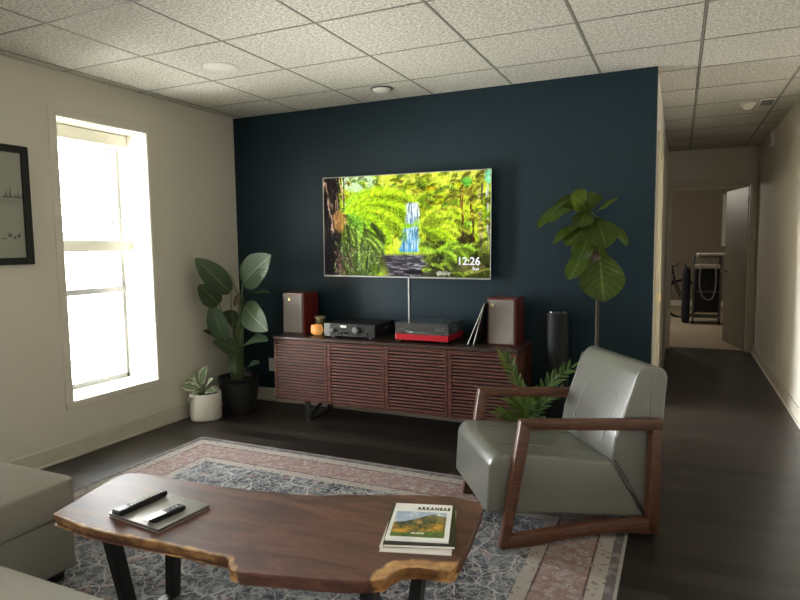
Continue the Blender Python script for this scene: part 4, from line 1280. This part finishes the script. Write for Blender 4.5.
# magazines
def mag(name, label, c, ang, w, h, z, th, cover_mat, cat='magazine', pages=True):
    t = thing(name, label, cat, (c[0], c[1], z), ang, 'magazines stacked on the coffee table')
    obj('cover', box(B(), (-w / 2, -h / 2, th - .001), (w / 2, h / 2, th), .0003), cover_mat, t)
    obj('pages', box(B(), (-w / 2 + .002, -h / 2 + .002, .001), (w / 2 - .002, h / 2 - .002, th - .001)), M['paper'], t)
    obj('back_cover', box(B(), (-w / 2, -h / 2, 0), (w / 2, h / 2, .001), .0003), cover_mat, t)
    return t
mc = (-.749, 1.768); ma = math.radians(16.5)
mag('magazine', 'thick pale magazine at the bottom of the coffee table stack', (mc[0], mc[1] - .004), ma, .222, .285, TZ, .014, simple('pale_cover', (.60, .58, .52), .5))
mag('magazine', 'black covered magazine in the middle of the coffee table stack', (mc[0] + .002, mc[1] + .004), ma + .045, .222, .285, TZ + .014, .009, simple('black_cover', (.012, .012, .013), .3))
m3_ = mag('magazine', 'white travel magazine with a valley photo on top of the stack', (mc[0] - .005, mc[1] + .013), ma + .005, .198, .264, TZ + .023, .006, simple('white_cover', (.74, .74, .73), .35))
def valley(W=96, Hh=72):
    R = np.random.default_rng(3)
    Y, X = np.mgrid[0:Hh, 0:W]; u = X / W; v = Y / Hh
    n = .5 * smooth_noise(R, Hh, W, 14) + .3 * smooth_noise(R, Hh, W, 5) + .2 * smooth_noise(R, Hh, W, 2)
    I = np.zeros((Hh, W, 3))
    def lay(mk, c): I[:] = I * (1 - mk[..., None]) + np.array(c) * mk[..., None]
    I[:] = (.62, .68, .78)
    lay(np.clip((n - .5) * 5, 0, 1), (.88, .88, .90))
    ridge = .42 - .34 * np.clip((u - .2) / .5, 0, 1) + .10 * np.clip((u - .75) / .25, 0, 1) + .05 * (n - .5)
    hill = np.clip((v - ridge) * 30, 0, 1)
    lay(hill, (.30, .29, .24)); lay(hill * np.clip((n - .5) * 6, 0, 1), (.52, .45, .30)); lay(hill * np.clip((.42 - n) * 7, 0, 1), (.15, .16, .13))
    rid2 = .50 + .06 * np.sin(u * 6) + .05 * (n - .5)
    h2 = np.clip((v - rid2) * 25, 0, 1)
    lay(h2, (.46, .38, .20)); lay(h2 * np.clip((n - .52) * 7, 0, 1), (.72, .52, .22)); lay(h2 * np.clip((.40 - n) * 7, 0, 1), (.20, .20, .12))
    h3 = np.clip((v - .80 + .1 * (u - .2)) * 25, 0, 1); lay(h3, (.34, .42, .20)); lay(h3 * np.clip((.45 - n) * 7, 0, 1), (.20, .27, .12))
    lay(np.clip(1 - ((u - .15) / .2) ** 2, 0, 1) * np.clip(1 - ((v - .78) / .08) ** 2, 0, 1), (.80, .58, .22))
    lay(np.clip(1 - ((u - .5) / .07) ** 2, 0, 1) * np.clip(1 - ((v - .43) / .05) ** 2, 0, 1), (.80, .55, .35))
    return to_lin(I)
me = paint(.170, .180, 96, 72, valley(), 'y'); me.name = 'cover_photo'
M['coverphoto'] = mk_vcol('cover_photo', None, .3); me.materials.append(M['coverphoto'])
o = bpy.data.objects.new('cover_photo', me); COL.objects.link(o); o.parent = m3_; o.location = (-.002, -.022, .0064)
M['ink'] = simple('black_ink', (.015, .015, .016), .4)
text('cover_title', 'ARKANSAS', .029, M['ink'], m3_, Matrix.Translation((.092, .086, .0062)) @ Matrix.Diagonal((.62, 1, 1, 1)), .0002, 'RIGHT', .0018, 1.35)
text('cover_caption', 'GUIDE', .014, M['white'], o, Matrix.Translation((0, -.070, .0003)), .0002, 'CENTER', .0006)

# ------------------------------------------------------------------ armchair
chair_ang = math.atan2(.42, .624)
ac = thing('armchair', 'grey leather armchair with open walnut frame arms at the right of the rug', 'armchair', (-.695, 2.58, RZ), chair_ang)
def chair_frame(y0, y1):
    o_ = [(0.0, 0), (.105, .592), (.782, .552), (.772, .025), (.765, .0), (.70, .005), (.43, .035), (.10, .0)]
    fr = B()
    # front post (slanted), arm, rear post, floor rail
    prism(fr, [(-.008, .0), (.088, .588), (.138, .545), (.045, .055)], 'y', y0, y1, .005, 2)
    prism(fr, [(.086, .590), (.782, .553), (.780, .500), (.122, .545)], 'y', y0, y1, .005, 2)
    prism(fr, [(.730, .515), (.781, .515), (.772, .0), (.716, .02)], 'y', y0, y1, .005, 2)
    prism(fr, [(-.006, .0), (.04, .056), (.16, .062), (.40, .080), (.73, .080), (.765, .0), (.60, .024), (.44, .030), (.28, .018), (.14, .0)], 'y', y0, y1, .004, 2)
    return fr
for y0, y1 in ((0, .045), (.635, .68)):
    obj('arm_frame', chair_frame(y0, y1), M['chairwood'], ac, True, angle=35)
sy0, sy1 = .050, .630
def upholstery(pts, bev, parent, name, crown=0.0, y0=sy0, y1=sy1):
    bm = prism(B(), pts, 'y', y0, y1)
    bmesh.ops.subdivide_edges(bm, edges=[e for e in bm.edges if abs(e.verts[0].co.y - e.verts[1].co.y) > .1], cuts=0) if False else None
    bmesh.ops.bevel(bm, geom=list(bm.edges), offset=bev, segments=4, profile=.5, affect='EDGES')
    return obj(name, bm, M['leather'], parent, True, angle=60)
seat = upholstery([(-.055, .148), (-.040, .385), (-.005, .425), (.15, .418), (.565, .350), (.738, .060), (.40, .100)], .022, ac, 'seat')
back_ = upholstery([(.552, .352), (.576, .48), (.682, .765), (.715, .802), (.745, .806), (.815, .782), (.836, .745), (.800, .30), (.756, .060), (.745, .060)], .018, ac, 'backrest')
pp_ = B(); tube(pp_, [(.572, sy0 + .0, .352), (.60, sy0 - .001, .31), (.68, sy0 - .001, .175), (.740, sy0 - .001, .068)], .0022, 6)
tube(pp_, [(.570, sy0, .356), (.566, .2, .362), (.566, .5, .362), (.570, sy1, .356)], .004, 6)
obj('dark_crease', pp_, M['creviceleather'], ac, True)  # dark tubes drawn in for the black gap between seat and backrest
# fine seams
def seat_z(x): return .418 - (x - .15) * (.068 / .415) if x > .15 else .422
sm_ = B()
for yy in (.19, .49):
    tube(sm_, [(x, yy, seat_z(x) + .0005) for x in (.03, .15, .3, .45, .55)], .0022, 6)
obj('seat_seam', sm_, M['seam'], seat, True)
sm_ = B()
def bx(z): return .576 + (z - .48) * (.106 / .285)
def bpnt(y, z): return (bx(z) - .0005, y, z)
tube(sm_, [bpnt(.16, .42), bpnt(.16, .645)], .002, 6); tube(sm_, [bpnt(.48, .42), bpnt(.48, .645)], .002, 6); tube(sm_, [bpnt(.16, .645), bpnt(.48, .645)], .002, 6)
tube(sm_, [(.578, sy0 + .004, .46), (.684, sy0 + .004, .77)], .003, 6); tube(sm_, [(.578, sy1 - .004, .46), (.684, sy1 - .004, .77)], .003, 6)
obj('back_seam', sm_, M['seam'], back_, True)
cr = B(); bar(cr, (.058, .042, .23), (.058, .638, .23), .03, .03); bar(cr, (.752, .042, .22), (.752, .638, .22), .03, .03)
obj('cross_rail', cr, M['blackmetal'], ac)

# ------------------------------------------------------------------ sofa and ottoman
ot = thing('ottoman', 'grey green fabric ottoman standing against the near sofa', 'ottoman', (-2.80, 1.392, RZ))
hx, hy = .51, .275
obj('cushion', cushion(B(), (-hx - .005, -hy - .005, .275), (hx + .008, hy + .008, .434), .016, .024, 12), M['fabric'], ot, True, angle=80)
obj('base', box(B(), (-hx, -hy, .045), (hx, hy, .278), .012, 3), M['fabric'], ot, True)
for x in (-hx + .07, hx - .07):
    for y in (-hy + .06, hy - .06):
        obj('foot', box(B(), (x - .03, y - .03, 0), (x + .03, y + .03, .05), .003), M['blackmetal'], ot)
so = thing('sofa', 'grey green fabric sofa along the near edge of the rug', 'sofa', (-2.02, .55, RZ))
SX = 1.45; SF = .555
obj('base', box(B(), (-SX, -.48, .045), (SX, SF - .02, .27), .015, 3), M['fabric'], so, True)
for i in range(2):
    x0 = -SX + .2 + i * (SX - .2)
    obj('seat_cushion', cushion(B(), (x0 + .003, -.27, .265), (x0 + SX - .2 - .003, SF, .428), .022, .014, 12), M['fabric'], so, True, angle=80)
    obj('back_cushion', cushion(B(), (x0 + .003, -.44, .41), (x0 + SX - .2 - .003, -.22, .78), .06, .0, 10), M['fabric'], so, True, angle=80)
for s_ in (-1, 1):
    x0, x1 = (-SX, -SX + .2) if s_ < 0 else (SX - .2, SX)
    obj('arm', box(B(), (x0, -.50, .26), (x1, SF - .10, .56), .04, 4), M['fabric'], so, True)
obj('backrest', box(B(), (-SX, -.52, .26), (SX, -.42, .74), .04, 4), M['fabric'], so, True)
for x in (-SX + .1, SX - .1):
    for y in (-.4, SF - .1):
        obj('foot', box(B(), (x - .03, y - .03, 0), (x + .03, y + .03, .05), .003), M['blackmetal'], so)

# ------------------------------------------------------------------ far room things
def bicycle(name, label, loc, rz):
    t = thing(name, label, 'bicycle', loc, rz)
    R_ = .34
    for i, x in enumerate((-.52, .52)):
        w = B(); tube(w, [(x + R_ * math.cos(a), 0, R_ + .004 + R_ * math.sin(a)) for a in [2 * PI * j / 36 for j in range(36)]], .022, 8, True)
        wo = obj('wheel', w, M['black'], t, True)
        sp_ = B()
        for j in range(16):
            a = 2 * PI * j / 16
            tube(sp_, [(x, 0, R_), (x + R_ * .95 * math.cos(a), 0, R_ + R_ * .95 * math.sin(a))], .0015, 4)
        lathe(sp_, [(.02, -.04), (.02, .04)], (0, 0, 0), 12)
        obj('spokes', sp_, M['alu'], wo)
    f = B()
    bb, st_, hd, hd2, ra, fa = (-.08, 0, .30), (-.22, 0, .80), (.34, 0, .82), (.37, 0, .70), (-.52, 0, .34), (.52, 0, .34)
    for a, b in ((bb, st_), (st_, hd), (bb, hd2), (bb, ra), (ra, (-.20, 0, .72))): tube(f, [a, b], .017, 8)
    obj('frame', f, M['blackmetal'], t, True)
    f = B(); tube(f, [(.32, 0, .92), (.37, 0, .70)], .018, 8); tube(f, [(.37, .05, .66), (.52, .05, .34)], .012, 8); tube(f, [(.37, -.05, .66), (.52, -.05, .34)], .012, 8); tube(f, [(.37, -.05, .66), (.37, .05, .66)], .012, 8)
    obj('fork', f, M['blackmetal'], t, True)
    f = B(); tube(f, [(.28, -.32, 1.0), (.36, -.12, .96), (.33, 0, .93), (.36, .12, .96), (.28, .32, 1.0)], .013, 8)
    obj('handlebar', f, M['black'], t, True)
    f = B(); tube(f, [(-.22, 0, .80), (-.26, 0, .93)], .013, 8); cushion(f, (-.38, -.07, .93), (-.12, .07, .98), .02, .0, 4)
    obj('saddle', f, M['black'], t, True)
    f = B(); lathe(f, [(.09, -.01), (.09, .01)], (0, 0, 0), 24); f.transform(Matrix.Translation((-.08, -.04, .30)) @ Matrix.Rotation(PI / 2, 4, 'X'))
    tube(f, [(-.08, -.06, .30), (.06, -.06, .22)], .009, 6); box(f, (.02, -.14, .21), (.11, -.06, .23), .003); tube(f, [(-.08, .06, .30), (-.22, .06, .38)], .009, 6); box(f, (-.27, .06, .37), (-.18, .14, .39), .003)
    obj('crankset', f, M['alu'], t)
    return t
bicycle('bicycle', 'dark bicycle leaning at the left of the far room beyond the hall', (-.40, 12.0, .004), math.radians(26))
cr_ = thing('storage_cart', 'black wheeled cart with a pale shelf seen through the hall doorway', 'cart', (.43, 11.45, .004))
f = B()
for x in (-.2, .2):
    for y in (-.16, .16): tube(f, [(x, y, .06), (x, y, 1.14)], .014, 8)
for z in (.12, .55, 1.12):
    for y in (-.16, .16): tube(f, [(-.2, y, z), (.2, y, z)], .010, 8)
    for x in (-.2, .2): tube(f, [(x, -.16, z), (x, .16, z)], .010, 8)
obj('cart_frame', f, M['grey'], cr_, True)
obj('fabric_bin', box(B(), (-.185, -.145, .2), (.185, .145, .92), .02, 3), M['paleblue'], cr_, True)
obj('shelf', box(B(), (-.19, -.19, .94), (.19, .16, 1.0), .005), M['potwhite'], cr_)['label'] = 'pale shelf'
obj('tray', box(B(), (-.2, -.16, .12), (.2, .16, .135), .004), M['grey'], cr_)
for x in (-.2, .2):
    for y in (-.16, .16):
        w = B(); lathe(w, [(.03, -.012), (.035, -.008), (.035, .008), (.03, .012)], n=16); w.transform(Matrix.Translation((x, y, .036)) @ Matrix.Rotation(PI / 2, 4, 'Y'))
        obj('caster', w, M['black'], cr_)
tp_ = B(); box(tp_, (-.16, -.18, 1.0), (.30, .18, 1.045), .012, 3)
t_ = single('folded_mat', tp_, M['potwhite'], 'pale folded mat lying on top of the black cart', 'mat'); t_.location = (.43, 11.45, .147)
hose = thing('hanging_strap', 'grey looped strap hanging on the front of the black cart', 'strap', (.43, 11.255, .004))
f = B(); tube(f, bez((-.10, -.02, .98), (-.16, -.05, .40), (.05, -.03, .42), 14) + bez((.05, -.03, .42), (.16, -.03, .5), (.12, -.02, .98), 14)[1:], .012, 8)
obj('strap_loop', f, M['alu'], hose, True)
bx_ = thing('gym_bag', 'tall dark bag standing at the left side of the black cart', 'bag', (.115, 11.5, .004))
obj('bag_body', cushion(B(), (-.06, -.16, .0), (.07, .16, .95), .05, .0, 8), M['paleblue'], bx_, True)
f = B(); tube(f, bez((0, -.15, .93), (-.05, -.2, 1.12), (.0, .1, .93), 12), .010, 6)
obj('bag_strap', f, M['black'], bx_, True)
struct('trim_2', box(B(), (.80, FY - .03, 1.28), (.92, FY - .001, 2.36), .004), M['white_trim'])

# ------------------------------------------------------------------ light
w = bpy.data.worlds.new('world'); scn.world = w; w.use_nodes = True
nt = w.node_tree; nt.nodes.clear()
wo = nt.nodes.new('ShaderNodeOutputWorld'); bg = nt.nodes.new('ShaderNodeBackground')
tc = nt.nodes.new('ShaderNodeTexCoord'); sx = nt.nodes.new('ShaderNodeSeparateXYZ'); rp = nt.nodes.new('ShaderNodeValToRGB')
nt.links.new(tc.outputs['Generated'], sx.inputs[0]); nt.links.new(sx.outputs[2], rp.inputs[0])
rp.color_ramp.elements[0].position = .49; rp.color_ramp.elements[1].position = .51
rp.color_ramp.elements[0].color = (1.0, .965, .885, 1); rp.color_ramp.elements[1].color = (.50, .51, .53, 1)
mp = nt.nodes.new('ShaderNodeMapRange'); mp.inputs[1].default_value = -1; mp.inputs[2].default_value = 1
nt.links.new(sx.outputs[2], mp.inputs[0]); nt.links.new(mp.outputs[0], rp.inputs[0])
nt.links.new(rp.outputs[0], bg.inputs[0]); bg.inputs[1].default_value = 26.0
nt.links.new(bg.outputs[0], wo.inputs[0])
def portal(loc, rot, sx_, sy_):
    l = bpy.data.lights.new('daylight_portal', 'AREA'); l.shape = 'RECTANGLE'; l.size = sx_; l.size_y = sy_
    l.cycles.is_portal = True
    o = bpy.data.objects.new('daylight_portal', l); COL.objects.link(o); o.location = loc; o.rotation_euler = rot
for a, b in ((W0, W1), (V0, V1), (S0, S1)):
    portal((XL - .37, (a + b) / 2, (WZ0 + WZ1) / 2), (0, -PI / 2, 0), WZ1 - WZ0, b - a)
# unseen ceiling lamp and bulb added to light the far room
lp = thing('added_ceiling_lamp', 'unseen round ceiling lamp added to light the far room', 'lamp', (-.9, 11.2, 2.47))
obj('added_lamp_shade', lathe(B(), [(0, -.09), (.10, -.08), (.15, -.04), (.16, 0)], n=32, cap=False), emis('added_lamp_glass', (1.0, .9, .75), 1.5), lp, True)
l = bpy.data.lights.new('added_far_room_bulb', 'POINT'); l.energy = 12; l.color = (1.0, .92, .80); l.shadow_soft_size = .12
o = bpy.data.objects.new('added_far_room_bulb', l); COL.objects.link(o); o.location = (-.9, 11.2, 2.25)

# ------------------------------------------------------------------ render look
scn.view_settings.view_transform = 'Standard'
scn.view_settings.look = 'None'
scn.view_settings.exposure = EXPO
scn.view_settings.gamma = 1
scn.cycles.use_denoising = True
scn.cycles.max_bounces = 10
scn.cycles.diffuse_bounces = 6
scn.cycles.transparent_max_bounces = 12
scn.cycles.sample_clamp_indirect = 4
scn.cycles.caustics_reflective = False
scn.cycles.caustics_refractive = False
